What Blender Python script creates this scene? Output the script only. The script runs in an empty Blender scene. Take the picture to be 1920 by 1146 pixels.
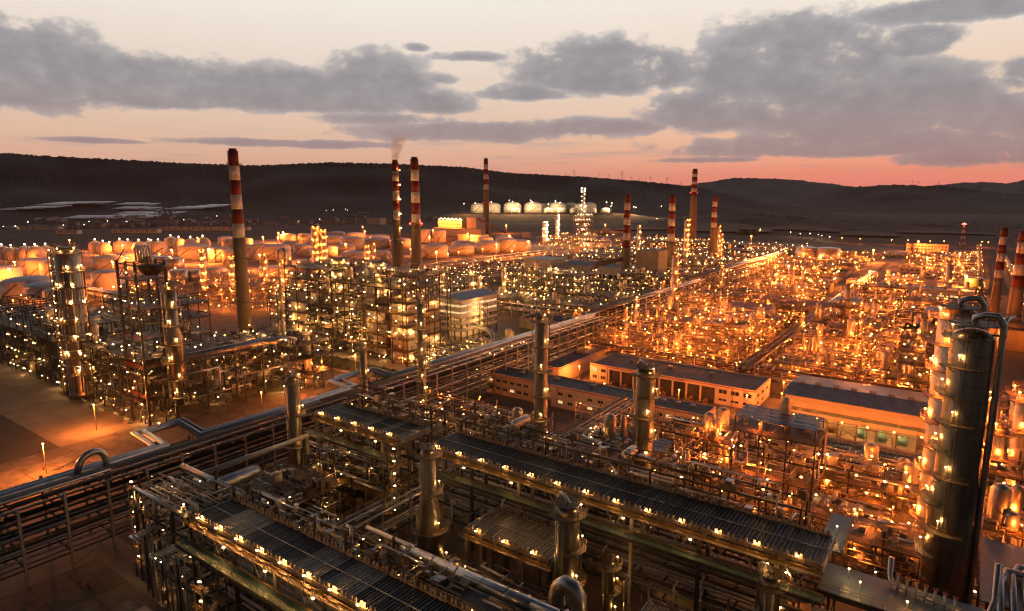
import bpy, math, random
import numpy as np
from math import sin, cos, pi, radians, hypot, atan2, tan, asin, degrees
rnd = random.Random(11)
S = bpy.context.scene
COL = S.collection
# ------------------------------------------------------------------ camera
YAW, PITCH, CAMH = radians(35.6), math.atan(1200/7027), 80.0
camd = bpy.data.cameras.new('camera'); camo = bpy.data.objects.new('camera', camd); COL.objects.link(camo)
camo.location = (0, 0, CAMH); camo.rotation_euler = (pi/2-PITCH, 0, YAW)
camd.sensor_width = 36; camd.lens = 22.5; camd.clip_start = 1; camd.clip_end = 60000
S.camera = camo
def ray(px, py):
    x = (px-960)/1200; y = -(py-573)/1200
    c, s = cos(PITCH), sin(PITCH)
    vf, vz = c+s*y, -s+c*y
    return x*cos(YAW)-vf*sin(YAW), x*sin(YAW)+vf*cos(YAW), vz
def P(px, py, z=0.0):
    """where the sight line of a photograph pixel meets height z (used once, to survey positions)"""
    a = ray(px, py); t = (z-CAMH)/a[2]; return a[0]*t, a[1]*t
def Zat(px, py, x, y):
    a = ray(px, py); return CAMH+a[2]*hypot(x, y)/hypot(a[0], a[1])
def depth(x, y, z=0):
    return (-x*sin(YAW)+y*cos(YAW))*cos(PITCH)+(CAMH-z)*sin(PITCH)
def az_el(px, py):
    a = ray(px, py); h = atan2(a[1], a[0])-(YAW+pi/2)
    h = (h+pi) % (2*pi)-pi
    return -degrees(h), degrees(math.atan2(a[2], hypot(a[0], a[1])))
def lin(r, g, b):
    return tuple((v/255/12.92 if v <= 10 else ((v/255+.055)/1.055)**2.4) for v in (r, g, b))+(1.0,)
# ------------------------------------------------------------------ sky
W = bpy.data.worlds.new('World'); S.world = W; W.use_nodes = True
nt = W.node_tree; nt.nodes.clear()
def nn(t, **k):
    n = nt.nodes.new(t)
    for a, b in k.items(): setattr(n, a, b)
    return n
def mth(op, a, b=None, c=None, clamp=False):
    n = nn('ShaderNodeMath', operation=op); n.use_clamp = clamp
    for i, v in enumerate((a, b, c)):
        if v is None: continue
        if isinstance(v, (int, float)): n.inputs[i].default_value = v
        else: nt.links.new(v, n.inputs[i])
    return n.outputs[0]
def smooth(v, a, b, lo=0.0, hi=1.0):
    n = nn('ShaderNodeMapRange', interpolation_type='SMOOTHSTEP')
    nt.links.new(v, n.inputs[0]); n.inputs[1].default_value = a; n.inputs[2].default_value = b
    n.inputs[3].default_value = lo; n.inputs[4].default_value = hi
    return n.outputs[0]
def mixc(f, a, b):
    n = nn('ShaderNodeMix', data_type='RGBA')
    for i, v in ((0, f), (6, a), (7, b)):
        if isinstance(v, (int, float, tuple)): n.inputs[i].default_value = v
        else: nt.links.new(v, n.inputs[i])
    return n.outputs[2]
def ramp(v, stops):
    n = nn('ShaderNodeValToRGB'); nt.links.new(v, n.inputs[0]); e = n.color_ramp.elements
    while len(e) < len(stops): e.new(0.5)
    for el, (p, c) in zip(e, stops): el.position = p; el.color = c
    return n.outputs[0]
tc = nn('ShaderNodeTexCoord'); sp = nn('ShaderNodeSeparateXYZ'); nt.links.new(tc.outputs['Generated'], sp.inputs[0])
X, Y, Zs = sp.outputs
fw = mth('ADD', mth('MULTIPLY', X, -sin(YAW)), mth('MULTIPLY', Y, cos(YAW)))
rt = mth('ADD', mth('MULTIPLY', X, cos(YAW)), mth('MULTIPLY', Y, sin(YAW)))
AZ = mth('MULTIPLY', mth('ARCTAN2', rt, fw), 57.29578)
EL = mth('MULTIPLY', mth('ARCSINE', Zs), 57.29578)
elt = mth('DIVIDE', EL, 90.0, clamp=True)
k = lambda e: e/90
base = ramp(elt, [(0, lin(216,156,128)), (k(2.5), lin(230,178,150)), (k(5), lin(232,194,168)), (k(9), lin(232,212,196)), (k(15.5), lin(246,238,226)), (k(24), lin(140,142,150)), (k(45), lin(58,66,84)), (1, lin(34,42,58))])
glow = ramp(elt, [(0, lin(250,132,118)), (k(1.6), lin(255,148,122)), (k(3), lin(252,172,138)), (k(4.6), lin(246,190,156)), (k(7), lin(240,206,180)), (k(15.5), lin(246,236,224)), (k(24), lin(140,140,146)), (k(45), lin(58,66,84)), (1, lin(34,42,58))])
gaz = smooth(mth('ABSOLUTE', mth('SUBTRACT', AZ, 33.0)), 5.0, 52.0, 1.0, 0.0)
skyc = mixc(gaz, base, glow)
# clouds: lobes placed in azimuth and elevation, with fractal edges
cv = nn('ShaderNodeCombineXYZ'); nt.links.new(mth('MULTIPLY', AZ, 0.16), cv.inputs[0]); nt.links.new(mth('MULTIPLY', EL, 0.25), cv.inputs[1])
def noise(vec, scale, detail, rough, off=0.0):
    m = nn('ShaderNodeMapping'); m.inputs['Location'].default_value = (off, off*.7, off*.3); nt.links.new(vec, m.inputs[0])
    n = nn('ShaderNodeTexNoise'); n.inputs['Scale'].default_value = scale; n.inputs['Detail'].default_value = detail; n.inputs['Roughness'].default_value = rough
    nt.links.new(m.outputs[0], n.inputs['Vector']); return n.outputs[0]
n1 = noise(cv.outputs[0], 1.3, 10, .58)
n2 = noise(cv.outputs[0], 4.2, 8, .6, 7.3)
ns = nn('ShaderNodeCombineXYZ'); nt.links.new(mth('MULTIPLY', AZ, 0.05), ns.inputs[0]); nt.links.new(mth('MULTIPLY', EL, 0.75), ns.inputs[1])
n3 = noise(ns.outputs[0], 1.6, 8, .6, 3.1)
LOBES = [  # px, py, half width, height up, height down, weight
 (60,150,250,128,64,1.1), (300,175,300,84,34,1.1), (560,182,250,64,34,1.05), (705,175,130,92,44,1.1), (815,200,110,44,20,.8),
 (1130,140,210,80,46,1.05), (985,178,120,34,16,.8), (1250,140,100,72,40,.8), (885,108,110,18,12,.6), (780,90,40,16,10,.6), (830,150,60,20,12,.5),
 (1480,150,230,140,105,1.15), (1630,215,290,125,66,1.1), (1800,235,190,78,46,1.1), (1340,215,180,70,40,1), (1720,84,110,52,30,.95),
 (1870,6,380,36,34,1), (1915,140,66,60,44,.75), (900,246,330,26,30,.8), (720,225,220,22,18,.6), (1110,240,260,26,20,.8),
 (540,270,300,12,10,.8), (1600,275,460,40,22,.95), (180,264,150,8,7,.7), (1860,292,260,40,24,.8), (1330,300,160,9,8,.6), (-220,150,260,120,80,1), (2200,160,280,140,90,1)]
dens = None
for (px, py, hw, hu, hd, wt) in LOBES:
    a0, e0 = az_el(px, py); ra = (az_el(px+hw, py)[0]-az_el(px-hw, py)[0])/2
    ru = az_el(px, py-hu)[1]-e0; rd = e0-az_el(px, py+hd)[1]
    da = mth('DIVIDE', mth('SUBTRACT', AZ, a0), ra); de = mth('SUBTRACT', EL, e0)
    up = mth('DIVIDE', mth('MAXIMUM', de, 0.0), ru); dn = mth('DIVIDE', mth('MINIMUM', de, 0.0), rd)
    q = mth('ADD', mth('MULTIPLY', da, da), mth('ADD', mth('MULTIPLY', up, up), mth('MULTIPLY', dn, dn)))
    s = mth('SUBTRACT', wt, q)
    dens = s if dens is None else mth('SMOOTH_MAX', dens, s, 0.12)
dens = mth('MINIMUM', mth('MAXIMUM', mth('MULTIPLY', dens, 1.2), -1.2), .8)
fl = mth('ADD', mth('MULTIPLY', mth('SUBTRACT', n1, .5), 2.4), mth('MULTIPLY', mth('SUBTRACT', n2, .5), 1.2))
dn2 = mth('ADD', dens, fl)
mask = smooth(dn2, 0.0, 0.5)
streak = mth('MULTIPLY', smooth(n3, .5, .72), smooth(EL, 9, 3, 0.0, .75))
mask = mth('MAXIMUM', mask, streak)
mask = mth('MULTIPLY', mask, smooth(EL, .2, 2.6, .25, .97))
cl_hi = ramp(elt, [(0, lin(190,128,120)), (k(3.5), lin(188,162,156)), (k(8), lin(198,190,187)), (k(16), lin(204,200,198)), (k(30), lin(110,112,120)), (1, lin(44,52,70))])
cl_lo = ramp(elt, [(0, lin(170,112,108)), (k(3.5), lin(166,140,140)), (k(8), lin(148,143,147)), (k(16), lin(146,147,153)), (k(30), lin(90,94,102)), (1, lin(38,46,62))])
core = smooth(mth('ADD', mth('ADD', dens, mth('MULTIPLY', mth('SUBTRACT', n1, .5), .9)), mth('MULTIPLY', mth('SUBTRACT', n2, .5), .8)), -.05, 1.05)
cloudc = mixc(core, cl_hi, cl_lo)
skyc = mixc(mask, skyc, cloudc)
dim = smooth(mth('ABSOLUTE', AZ), 50, 140, 1.0, .12)
bg = nn('ShaderNodeBackground'); nt.links.new(skyc, bg.inputs[0]); nt.links.new(dim, bg.inputs[1])
wo = nn('ShaderNodeOutputWorld'); nt.links.new(bg.outputs[0], wo.inputs[0])
W.cycles.sampling_method = 'MANUAL'; W.cycles.sample_map_resolution = 512
# ------------------------------------------------------------------ afterglow (the sun itself is down)
sd = bpy.data.lights.new('afterglow_sun', 'SUN'); sd.energy = 0.12; sd.angle = radians(25); sd.color = (1, .52, .38)
so = bpy.data.objects.new('afterglow_sun', sd); COL.objects.link(so)
so.rotation_euler = (radians(86), 0, YAW-radians(30)+pi); so.location = (0, 0, 300)
# ------------------------------------------------------------------ exposure, sampling
S.view_settings.view_transform = 'Standard'; S.view_settings.look = 'None'; S.view_settings.exposure = 0; S.view_settings.gamma = 1
S.view_settings.use_curve_mapping = False
S.render.engine = 'CYCLES'; cy = S.cycles
cy.use_denoising = True; cy.max_bounces = 4; cy.diffuse_bounces = 2; cy.glossy_bounces = 2; cy.transmission_bounces = 2; cy.volume_bounces = 0
cy.sample_clamp_indirect = 2.0; cy.sample_clamp_direct = 0; cy.use_light_tree = True; cy.caustics_reflective = False; cy.caustics_refractive = False
cy.filter_width = 1.25; cy.use_adaptive_sampling = True; cy.adaptive_threshold = .015
# ------------------------------------------------------------------ materials
def mat(name, col, rough=.6, metal=0.0, scale=.35, amt=.25, bump=0.0, streak=0.0, spec=.4):
    m = bpy.data.materials.new(name); m.use_nodes = True
    t = m.node_tree; b = t.nodes['Principled BSDF']; L = t.links
    g = t.nodes.new('ShaderNodeNewGeometry')
    mp = t.nodes.new('ShaderNodeMapping'); L.new(g.outputs['Position'], mp.inputs[0])
    if streak: mp.inputs['Scale'].default_value = (1, 1, streak)
    n = t.nodes.new('ShaderNodeTexNoise'); n.inputs['Scale'].default_value = scale; n.inputs['Detail'].default_value = 8; n.inputs['Roughness'].default_value = .65
    L.new(mp.outputs[0], n.inputs['Vector'])
    r = t.nodes.new('ShaderNodeValToRGB'); L.new(n.outputs[0], r.inputs[0])
    r.color_ramp.elements[0].position = .3; r.color_ramp.elements[1].position = .72
    r.color_ramp.elements[0].color = tuple(c*(1-amt) for c in col)+(1,)
    r.color_ramp.elements[1].color = tuple(min(1, c*(1+amt*.7)) for c in col)+(1,)
    L.new(r.outputs[0], b.inputs['Base Color'])
    b.inputs['Metallic'].default_value = metal; b.inputs['Specular IOR Level'].default_value = spec
    rr = t.nodes.new('ShaderNodeMapRange'); L.new(n.outputs[0], rr.inputs[0]); rr.inputs[3].default_value = max(.05, rough-.12); rr.inputs[4].default_value = min(1, rough+.14)
    L.new(rr.outputs[0], b.inputs['Roughness'])
    if bump:
        bp = t.nodes.new('ShaderNodeBump'); bp.inputs['Strength'].default_value = bump; bp.inputs['Distance'].default_value = .3
        L.new(n.outputs[0], bp.inputs['Height']); L.new(bp.outputs[0], b.inputs['Normal'])
    return m
def emis(name, col, strength):
    m = bpy.data.materials.new(name); m.use_nodes = True; t = m.node_tree; t.nodes.clear()
    e = t.nodes.new('ShaderNodeEmission'); e.inputs[0].default_value = col+(1,); e.inputs[1].default_value = strength
    o = t.nodes.new('ShaderNodeOutputMaterial'); t.links.new(e.outputs[0], o.inputs[0])
    m.cycles.emission_sampling = 'NONE'
    return m
M = dict(
 steel=mat('painted_steel', (.042,.038,.034), .5, .2), steelwarm=mat('lit_weathered_steel', (.24,.18,.125), .55, .2), beam=mat('beam_paint', (.07,.066,.062), .5, .2),  # weathered steel is lightened, lamp light put into its colour
 galv=mat('galvanized', (.30,.30,.30), .45, .6), clad=mat('aluminium_cladding', (.50,.485,.46), .34, .9, .5, .3, 0, .25), cladw=mat('warm_cladding', (.58,.50,.40), .4, .75, .6, .35, 0, .2),
 column=mat('column_jacket', (.27,.25,.21), .34, .9, .8, .45, .03, .12), pipe=mat('insulated_pipe', (.40,.40,.40), .4, .6, .7, .2), pipew=mat('pipe_paint', (.34,.32,.29), .5, .1), pipeb=mat('brown_pipe', (.12,.085,.06), .5, .3),
 conc=mat('concrete', (.19,.17,.15), .85, 0, .12, .35, .1), slab=mat('apron_slab', (.13,.115,.10), .8, 0, .22, .75, .05), concl=mat('pale_concrete', (.33,.29,.25), .8, 0, .2, .25, .05),
 asphalt=mat('asphalt', (.06,.058,.056), .9, 0, .15, .35, .1), soil=mat('dry_soil', (.095,.050,.034), .95, 0, .01, .45, .2), earth=mat('bare_earth', (.2,.12,.075), .95, 0, .02, .45, .2),
 grassm=mat('planting', (.035,.045,.018), .95, 0, .3, .5, .3), leaf=mat('leafage', (.05,.065,.025), .9, 0, .6, .5, .2),
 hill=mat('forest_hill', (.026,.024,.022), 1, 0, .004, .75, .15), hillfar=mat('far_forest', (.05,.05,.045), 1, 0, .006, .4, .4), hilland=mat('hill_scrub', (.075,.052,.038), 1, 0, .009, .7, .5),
 tank=mat('tank_white', (.76,.69,.60), .45, 0, .15, .14, 0, .15), tankroof=mat('tank_roof', (.72,.71,.71), .5, 0, .1, .12), tanks=mat('tank_aluminium', (.6,.56,.5), .35, .7, .3, .35, 0, .1), tankg=mat('tank_green', (.05,.09,.06), .5, 0),
 chim=mat('chimney_concrete', (.26,.195,.135), .85, 0, .25, .22, .05, .3), red=mat('band_red', (.17,.018,.017), .6, 0, .5, .25), white=mat('band_white', (.62,.58,.56), .55, 0, .5, .15), rust=mat('flue_rust', (.13,.05,.035), .7, 0),
 yellow=mat('railing_yellow', (.36,.19,.03), .5, 0, .8, .3), green=mat('deck_green', (.05,.11,.085), .45, 0, .6, .3), blue=mat('deck_blue', (.10,.17,.22), .38, 0, .4, .25), deck=mat('deck_plate', (.15,.12,.09), .6, .1, .5, .35), bluer=mat('blue_sheet', (.06,.13,.24), .4, .1, .6, .2),
 roof=mat('flat_roof', (.21,.205,.20), .85, 0, .2, .3, .05), roofb=mat('sheet_roof', (.34,.35,.37), .5, .1, .5, .4), roofl=mat('pale_roof', (.30,.32,.36), .5, .2, .4, .15), wall=mat('cream_wall', (.68,.57,.45), .75, 0, .4, .12), wallw=mat('white_wall', (.74,.70,.64), .75, 0, .4, .12), band=mat('wall_band_red', (.35,.06,.05), .6), cream2=mat('sheet_cladding', (.55,.45,.34), .55, 0, .6, .1),
 fin=mat('fin_dark', (.045,.043,.042), .42, .6, 1.2, .4), finb=mat('fin_brown', (.10,.075,.055), .42, .6, 1.2, .4), fing=mat('fin_grey', (.20,.18,.16), .42, .6, 1.2, .45), louv=mat('louvre_pale', (.32,.26,.185), .4, .5, .9, .4),
 glass=mat('dark_glass', (.03,.035,.04), .12, 0, .5, .1), redm=mat('machine_red', (.4,.04,.03), .5), teal=mat('machine_teal', (.16,.42,.46), .4), plastic=mat('greenhouse_film', (.85,.85,.86), .12, 0, .05, .2, spec=1.0), town=mat('town_wall', (.4,.34,.3), .8, 0, .02, .3), townr=mat('town_roof', (.22,.21,.21), .8, 0, .02, .35),
)
LW, LO, LP, LR = (1, .58, .22), (1, .33, .055), (1, .70, .38), (1, .04, .03)
E = dict(w=emis('lamp_warm', LW, 26), o=emis('lamp_sodium', LO, 34), p=emis('lamp_pale', LP, 20), r=emis('lamp_red', LR, 40), win=emis('lit_window', (1,.62,.28), 1.1), ws=emis('lamp_warm_small', LW, 26))
# ------------------------------------------------------------------ mesh building
class MB:
    def __init__(s): s.v = []; s.f = []; s.m = []
    def box(s, x0, x1, y0, y1, z0, z1):
        n = len(s.v)
        s.v += [(x0,y0,z0),(x1,y0,z0),(x1,y1,z0),(x0,y1,z0),(x0,y0,z1),(x1,y0,z1),(x1,y1,z1),(x0,y1,z1)]
        s.f += [(n+3,n+2,n+1,n),(n+4,n+5,n+6,n+7),(n,n+1,n+5,n+4),(n+1,n+2,n+6,n+5),(n+2,n+3,n+7,n+6),(n+3,n,n+4,n+7)]; s.m += [0]*6
        return s
    def bar(s, p, q, w, h=None):
        h = h or w
        d = np.subtract(q, p).astype(float); L = np.linalg.norm(d)
        if L < 1e-6: return s
        d /= L; u = np.cross(d, (0, 0, 1)) if abs(d[2]) < .95 else np.array((1., 0, 0)); u /= np.linalg.norm(u); t = np.cross(u, d)
        n = len(s.v)
        for c in (np.array(p, float), np.array(q, float)):
            for a, b in ((-1,-1),(1,-1),(1,1),(-1,1)): s.v.append(tuple(c+u*a*w/2+t*b*h/2))
        s.f += [(n+3,n+2,n+1,n),(n+4,n+5,n+6,n+7),(n,n+1,n+5,n+4),(n+1,n+2,n+6,n+5),(n+2,n+3,n+7,n+6),(n+3,n,n+4,n+7)]; s.m += [0]*6
        return s
    def tube(s, pts, r, k=8, caps=True):
        pts = [np.array(p, float) for p in pts]; n0 = len(s.v); N = len(pts); u = None
        for i, p in enumerate(pts):
            a = pts[i]-pts[i-1] if i else pts[1]-pts[0]; b = pts[i+1]-pts[i] if i < N-1 else a
            a = a/(np.linalg.norm(a)+1e-9); b = b/(np.linalg.norm(b)+1e-9); d = a+b; dn = np.linalg.norm(d)
            d = a if dn < 1e-6 else d/dn
            if u is None: u = np.cross(d, (0, 0, 1)) if abs(d[2]) < .9 else np.cross(d, (1, 0, 0))
            u = u-d*np.dot(u, d); u /= np.linalg.norm(u)+1e-9; w = np.cross(d, u)
            sc = 1/max(.55, np.dot(a, d)); ax = (a-b); an = np.linalg.norm(ax)
            for j in range(k):
                o = (u*cos(2*pi*j/k)+w*sin(2*pi*j/k))*r
                if an > 1e-4: e = ax/an; o = o+e*np.dot(o, e)*(sc-1)
                s.v.append(tuple(p+o))
        for i in range(N-1):
            for j in range(k):
                a = n0+i*k+j; b = n0+i*k+(j+1) % k
                s.f.append((a, b, b+k, a+k)); s.m.append(1)
        if caps:
            s.f.append(tuple(n0+j for j in range(k))[::-1]); s.f.append(tuple(n0+(N-1)*k+j for j in range(k))); s.m += [0, 0]
        return s
    def lathe(s, cx, cy, prof, k=16, axis='z'):
        n0 = len(s.v)
        for r, z in prof:
            for j in range(k):
                a = 2*pi*j/k
                if axis == 'z': s.v.append((cx+r*cos(a), cy+r*sin(a), z))
                elif axis == 'x': s.v.append((z, cx+r*cos(a), cy+r*sin(a)))
                else: s.v.append((cx+r*cos(a), z, cy+r*sin(a)))
        for i in range(len(prof)-1):
            for j in range(k):
                a = n0+i*k+j; b = n0+i*k+(j+1) % k
                s.f.append((a, b, b+k, a+k) if axis != 'y' else (a, a+k, b+k, b)); s.m.append(1)
        if prof[0][0] > .01: s.f.append(tuple(n0+j for j in range(k))[::-1]); s.m.append(0)
        if prof[-1][0] > .01: s.f.append(tuple(n0+(len(prof)-1)*k+j for j in range(k))); s.m.append(0)
        return s
    def ball(s, x, y, z, r, sq=1.0):
        n = len(s.v)
        s.v += [(x,y,z-r*sq),(x,y,z+r*sq)]+[(x+r*cos(a*pi/3), y+r*sin(a*pi/3), z) for a in range(6)]
        for j in range(6):
            a, b = n+2+j, n+2+(j+1) % 6
            s.f += [(n, b, a), (n+1, a, b)]; s.m += [1, 1]
        return s
    def ring(s, cx, cy, r0, r1, z0, z1, k=20, a0=0, a1=2*pi):
        full = abs(a1-a0-2*pi) < 1e-3; n0 = len(s.v); c = k if full else k+1
        for j in range(c):
            a = a0+(a1-a0)*j/k
            for r, z in ((r0,z0),(r1,z0),(r1,z1),(r0,z1)): s.v.append((cx+r*cos(a), cy+r*sin(a), z))
        for j in range(k):
            a = n0+j*4; b = n0+((j+1) % c)*4
            for i in range(4): s.f.append((a+i, b+i, b+(i+1) % 4, a+(i+1) % 4)); s.m.append(0)
        if not full:
            s.f += [tuple(n0+i for i in range(4)), tuple(n0+k*4+i for i in range(4))[::-1]]; s.m += [0, 0]
        return s
    def rail(s, pts, h=1.1, step=2.0, w=.06):
        for a, b in zip(pts[:-1], pts[1:]):
            a = np.array(a, float); b = np.array(b, float); L = np.linalg.norm(b-a); n = max(1, int(L/step))
            for i in range(n+1):
                p = a+(b-a)*i/n; s.box(p[0]-w/2, p[0]+w/2, p[1]-w/2, p[1]+w/2, p[2], p[2]+h)
            for hh in (h, h*.55): s.bar(a+(0,0,hh), b+(0,0,hh), w)
        return s
    def mesh(s, name, m, org=(0, 0, 0)):
        me = bpy.data.meshes.new(name)
        v = np.array(s.v, float)-np.array(org, float) if s.v else np.zeros((0, 3))
        me.from_pydata(v.tolist(), [], s.f)
        if any(s.m): me.polygons.foreach_set('use_smooth', [bool(x) for x in s.m])
        if m is not None: me.materials.append(m)
        return me
def link(name, data, parent=None, loc=(0, 0, 0), rz=0.0, sc=None):
    o = bpy.data.objects.new(name, data); COL.objects.link(o)
    o.location = loc
    if rz: o.rotation_euler = (0, 0, rz)
    if sc: o.scale = sc
    if parent: o.parent = parent
    return o
def struct(name, mb, m):
    o = link(name, mb.mesh(name, m)); o['kind'] = 'structure'; return o
def stuff(name, mb, m, label=None, cat=None):
    o = link(name, mb.mesh(name, m)); o['kind'] = 'stuff'
    if label: o['label'] = label; o['category'] = cat
    return o
CUBES = {}
def cube(m):
    if m.name not in CUBES: CUBES[m.name] = MB().box(-.5, .5, -.5, .5, -.5, .5).mesh('block_'+m.name, m)
    return CUBES[m.name]
MESHES = {}
def cached(key, fn):
    if key not in MESHES: MESHES[key] = fn()
    return MESHES[key]
class Thing:
    def __init__(s, name, label, cat, loc, group=None):
        s.loc = np.array((loc[0], loc[1], loc[2] if len(loc) > 2 else 0), float)
        s.o = link(name, None, None, tuple(s.loc)); s.o['label'] = label; s.o['category'] = cat
        if group: s.o['group'] = group
    def part(s, name, mb, m, label=None, stuff=False, parent=None):
        o = link(name, mb.mesh(name, m, s.loc), parent or s.o)
        if label: o['label'] = label
        if stuff: o['kind'] = 'stuff'
        return o
    def blk(s, name, m, x0, x1, y0, y1, z0, z1):
        c = ((x0+x1)/2-s.loc[0], (y0+y1)/2-s.loc[1], (z0+z1)/2-s.loc[2])
        return link(name, cube(m), s.o, c, 0, (abs(x1-x0), abs(y1-y0), abs(z1-z0)))
    def inst(s, name, me, x, y, z, rz=0, sc=None, parent=None):
        return link(name, me, parent or s.o, (x-s.loc[0], y-s.loc[1], z-s.loc[2]), rz, sc)
    def light(s, x, y, z, power, c):
        plight(x-s.loc[0], y-s.loc[1], z-s.loc[2], power, c, s.o)
LIGHTS = {}; NL = [0]
PW = dict(o=3.2, w=2.2, p=5.0, r=1.0)
def plight(x, y, z, power, c, parent=None, rad=.2):
    power *= PW[c]
    key = (round(power), c, rad)
    if key not in LIGHTS:
        d = bpy.data.lights.new('lamp_glow', 'POINT'); d.energy = power; d.shadow_soft_size = rad
        d.color = {'w': (1,.47,.125), 'o': (1,.205,.026), 'p': (1,.66,.32), 'r': (1,.04,.02)}[c]; LIGHTS[key] = d
    o = link('lamp_glow', LIGHTS[key], parent, (x, y, z)); NL[0] += 1; return o
ORD = 'first second third fourth fifth sixth seventh eighth ninth tenth eleventh twelfth thirteenth fourteenth fifteenth sixteenth seventeenth eighteenth nineteenth twentieth'.split()
def ordn(i): return ORD[i] if i < 20 else 'twenty-'+ORD[i-20]
# ================================================================== ground, hills, roads
def sheet(name, m, x0, x1, y0, y1, z):
    mb = MB(); mb.v = [(x0,y0,z),(x1,y0,z),(x1,y1,z),(x0,y1,z)]; mb.f = [(0,1,2,3)]; mb.m = [0]; return struct(name, mb, m)
sheet('ground', M['soil'], -9400, 8900, -2900, 15500, 0)
sheet('plant_yard', M['conc'], -720, 34, 20, 1210, .02)
sheet('tank_yard', M['concl'], -1080, -723, 100, 760, .02)
def hdg(az): a = YAW+pi/2-radians(az); return cos(a), sin(a)
class Hill:
    def __init__(s, crest, d0, d1, lo=.25, pw=2.4, seed=0, amp=.2):
        s.az = [az_el(px, py)[0] for px, py in crest]; s.zc = [CAMH+d1*tan(radians(az_el(px, py)[1])) for px, py in crest]
        s.d0, s.d1, s.lo, s.pw, s.amp = d0, d1, lo, pw, amp; q = np.random.RandomState(seed)
        s.fr = q.uniform(.12, 1.5, 9); s.fs = q.uniform(-16, 16, 9); s.ph = q.uniform(0, 6.28, 9)
    def z(s, az, t):
        zc = np.interp(az, s.az, s.zc); n = sum(sin(f*az+g*t+p)/(1+.35*f) for f, g, p in zip(s.fr, s.fs, s.ph))/3
        return zc*(s.lo*t+(1-s.lo)*max(t, 0)**s.pw)*(1+s.amp*n*max(0, min(1, (1-t)*4)))
    def at(s, az, t): d = s.d0+(s.d1-s.d0)*t; h = hdg(az); return h[0]*d, h[1]*d, s.z(az, t)
    def build(s, name, m, a0, a1, cols, rows, jit):
        mb = MB(); R = random.Random(5)
        for i in range(cols+1):
            az = a0+(a1-a0)*i/cols; h = hdg(az)
            for j in range(rows+4):
                t = min(1, j/(rows-1)); d = s.d0+(s.d1-s.d0)*t; z = s.z(az, t)
                if j >= rows: d += (j-rows+1)*.06*s.d1; z *= 1-.12*(j-rows+1)
                if 0 < j: z += R.uniform(-.3, 1)*jit*(1.0 if t > .96 else .22)*(min(1, t*5)); d += R.uniform(-.15, .15)*(s.d1-s.d0)/rows*(0 < t < 1)
                mb.v.append((h[0]*d, h[1]*d, z-(2 if j == 0 else 0)))
        r = rows+4
        for i in range(cols):
            for j in range(r-1): mb.f.append((i*r+j, (i+1)*r+j, (i+1)*r+j+1, i*r+j+1)); mb.m.append(0)
        return struct(name, mb, m)
H1 = Hill([(-900,255),(-300,268),(0,287),(100,294),(230,300),(330,306),(480,311),(620,305),(750,308),(870,314),(960,325),(1100,332),(1200,340),(1270,347),(1330,356),(1440,384),(1560,398),(1700,401),(1920,405),(2300,410),(2800,405)], 1950, 3700, .24, 2.3, 1)
H1.build('forested_ridge', M['hill'], -66, 64, 1500, 34, 5.0)
H2 = Hill([(900,400),(1200,368),(1310,344),(1380,334),(1470,336),(1560,345),(1620,354),(1700,368),(1900,390),(2600,390)], 4600, 8200, .25, 1.8, 2)
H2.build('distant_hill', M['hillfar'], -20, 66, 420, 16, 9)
H3 = Hill([(1300,420),(1450,395),(1530,366),(1590,351),(1690,347),(1780,351),(1860,360),(1920,367),(2300,385),(2800,380)], 3600, 5600, .25, 1.8, 3)
H3.build('wooded_hill', M['hill'], 5, 68, 520, 18, 8)
H4 = Hill([(1400,372),(1600,364),(1740,350),(1800,343),(1850,342),(1890,345),(1920,338),(2000,326),(2300,330),(2800,335)], 9000, 12400, .3, 1.5, 4)
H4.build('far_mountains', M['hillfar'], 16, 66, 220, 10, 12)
H5 = Hill([(1000,432),(1150,424),(1300,410),(1420,402),(1560,414),(1650,420),(1760,424),(1920,428),(2400,425)], 1430, 1930, .3, 1.6, 6, .3)
H5.build('scrub_slope', M['hilland'], -3, 62, 500, 18, 4)
# bare earth cuttings on the slope
def patch(name, hill, a0, a1, t0, t1, m):
    mb = MB(); n = 18
    for i in range(n+1):
        for j in range(5):
            a = a0+(a1-a0)*i/n; t = t0+(t1-t0)*j/4*(.55+.45*sin(pi*i/n+.3)); x, y, z = hill.at(a, t); mb.v.append((x, y, z+3.0))
    for i in range(n):
        for j in range(4): mb.f.append((i*5+j, (i+1)*5+j, (i+1)*5+j+1, i*5+j+1)); mb.m.append(1)
    return struct(name, mb, m)
for a0, a1, t0, t1 in ((15,22,.1,.6),(22,27,.25,.5),(27,31,.05,.3),(31,37,.35,.55),(9,14,.2,.5)): patch('earth_bank', H5, a0, a1, t0, t1, M['earth'])
# roads
sheet('perimeter_road', M['asphalt'], 8, 30, 250, 1230, .06)
sheet('east_road', M['asphalt'], -166, -152, 60, 200, .04)
sheet('cross_road', M['asphalt'], -330, -172, 176, 187, .06)
sheet('service_road', M['asphalt'], -150, -52, 214, 227, .06)
sheet('unit_road', M['asphalt'], -150, 8, 262, 270, .06)
sheet('middle_road', M['asphalt'], -82, -76.5, 270, 900, .06)
sheet('outer_road', M['asphalt'], -420, 60, 1190, 1206, .06)
sheet('dark_pavement', M['asphalt'], -300, -232.5, 10, 74.5, .05)
def kerb(x0, x1, y0, y1):
    mb = MB(); mb.box(x0, x1, y0, y1, 0, .14); return struct('kerb', mb, M['concl'])
sheet('planting_bed', M['grassm'], -318, -176, 189, 204, .1)
for a in ((-318,-176,188.6,189),(-318,-176,204,204.4),(-318.4,-318,188.6,204.4),(-176,-175.6,188.6,204.4)): kerb(*a)
sheet('lawn_strip', M['grassm'], -60, 6, 219, 226, .1); kerb(-60, 6, 218.6, 219); kerb(-60, 6, 226, 226.4)
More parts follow.
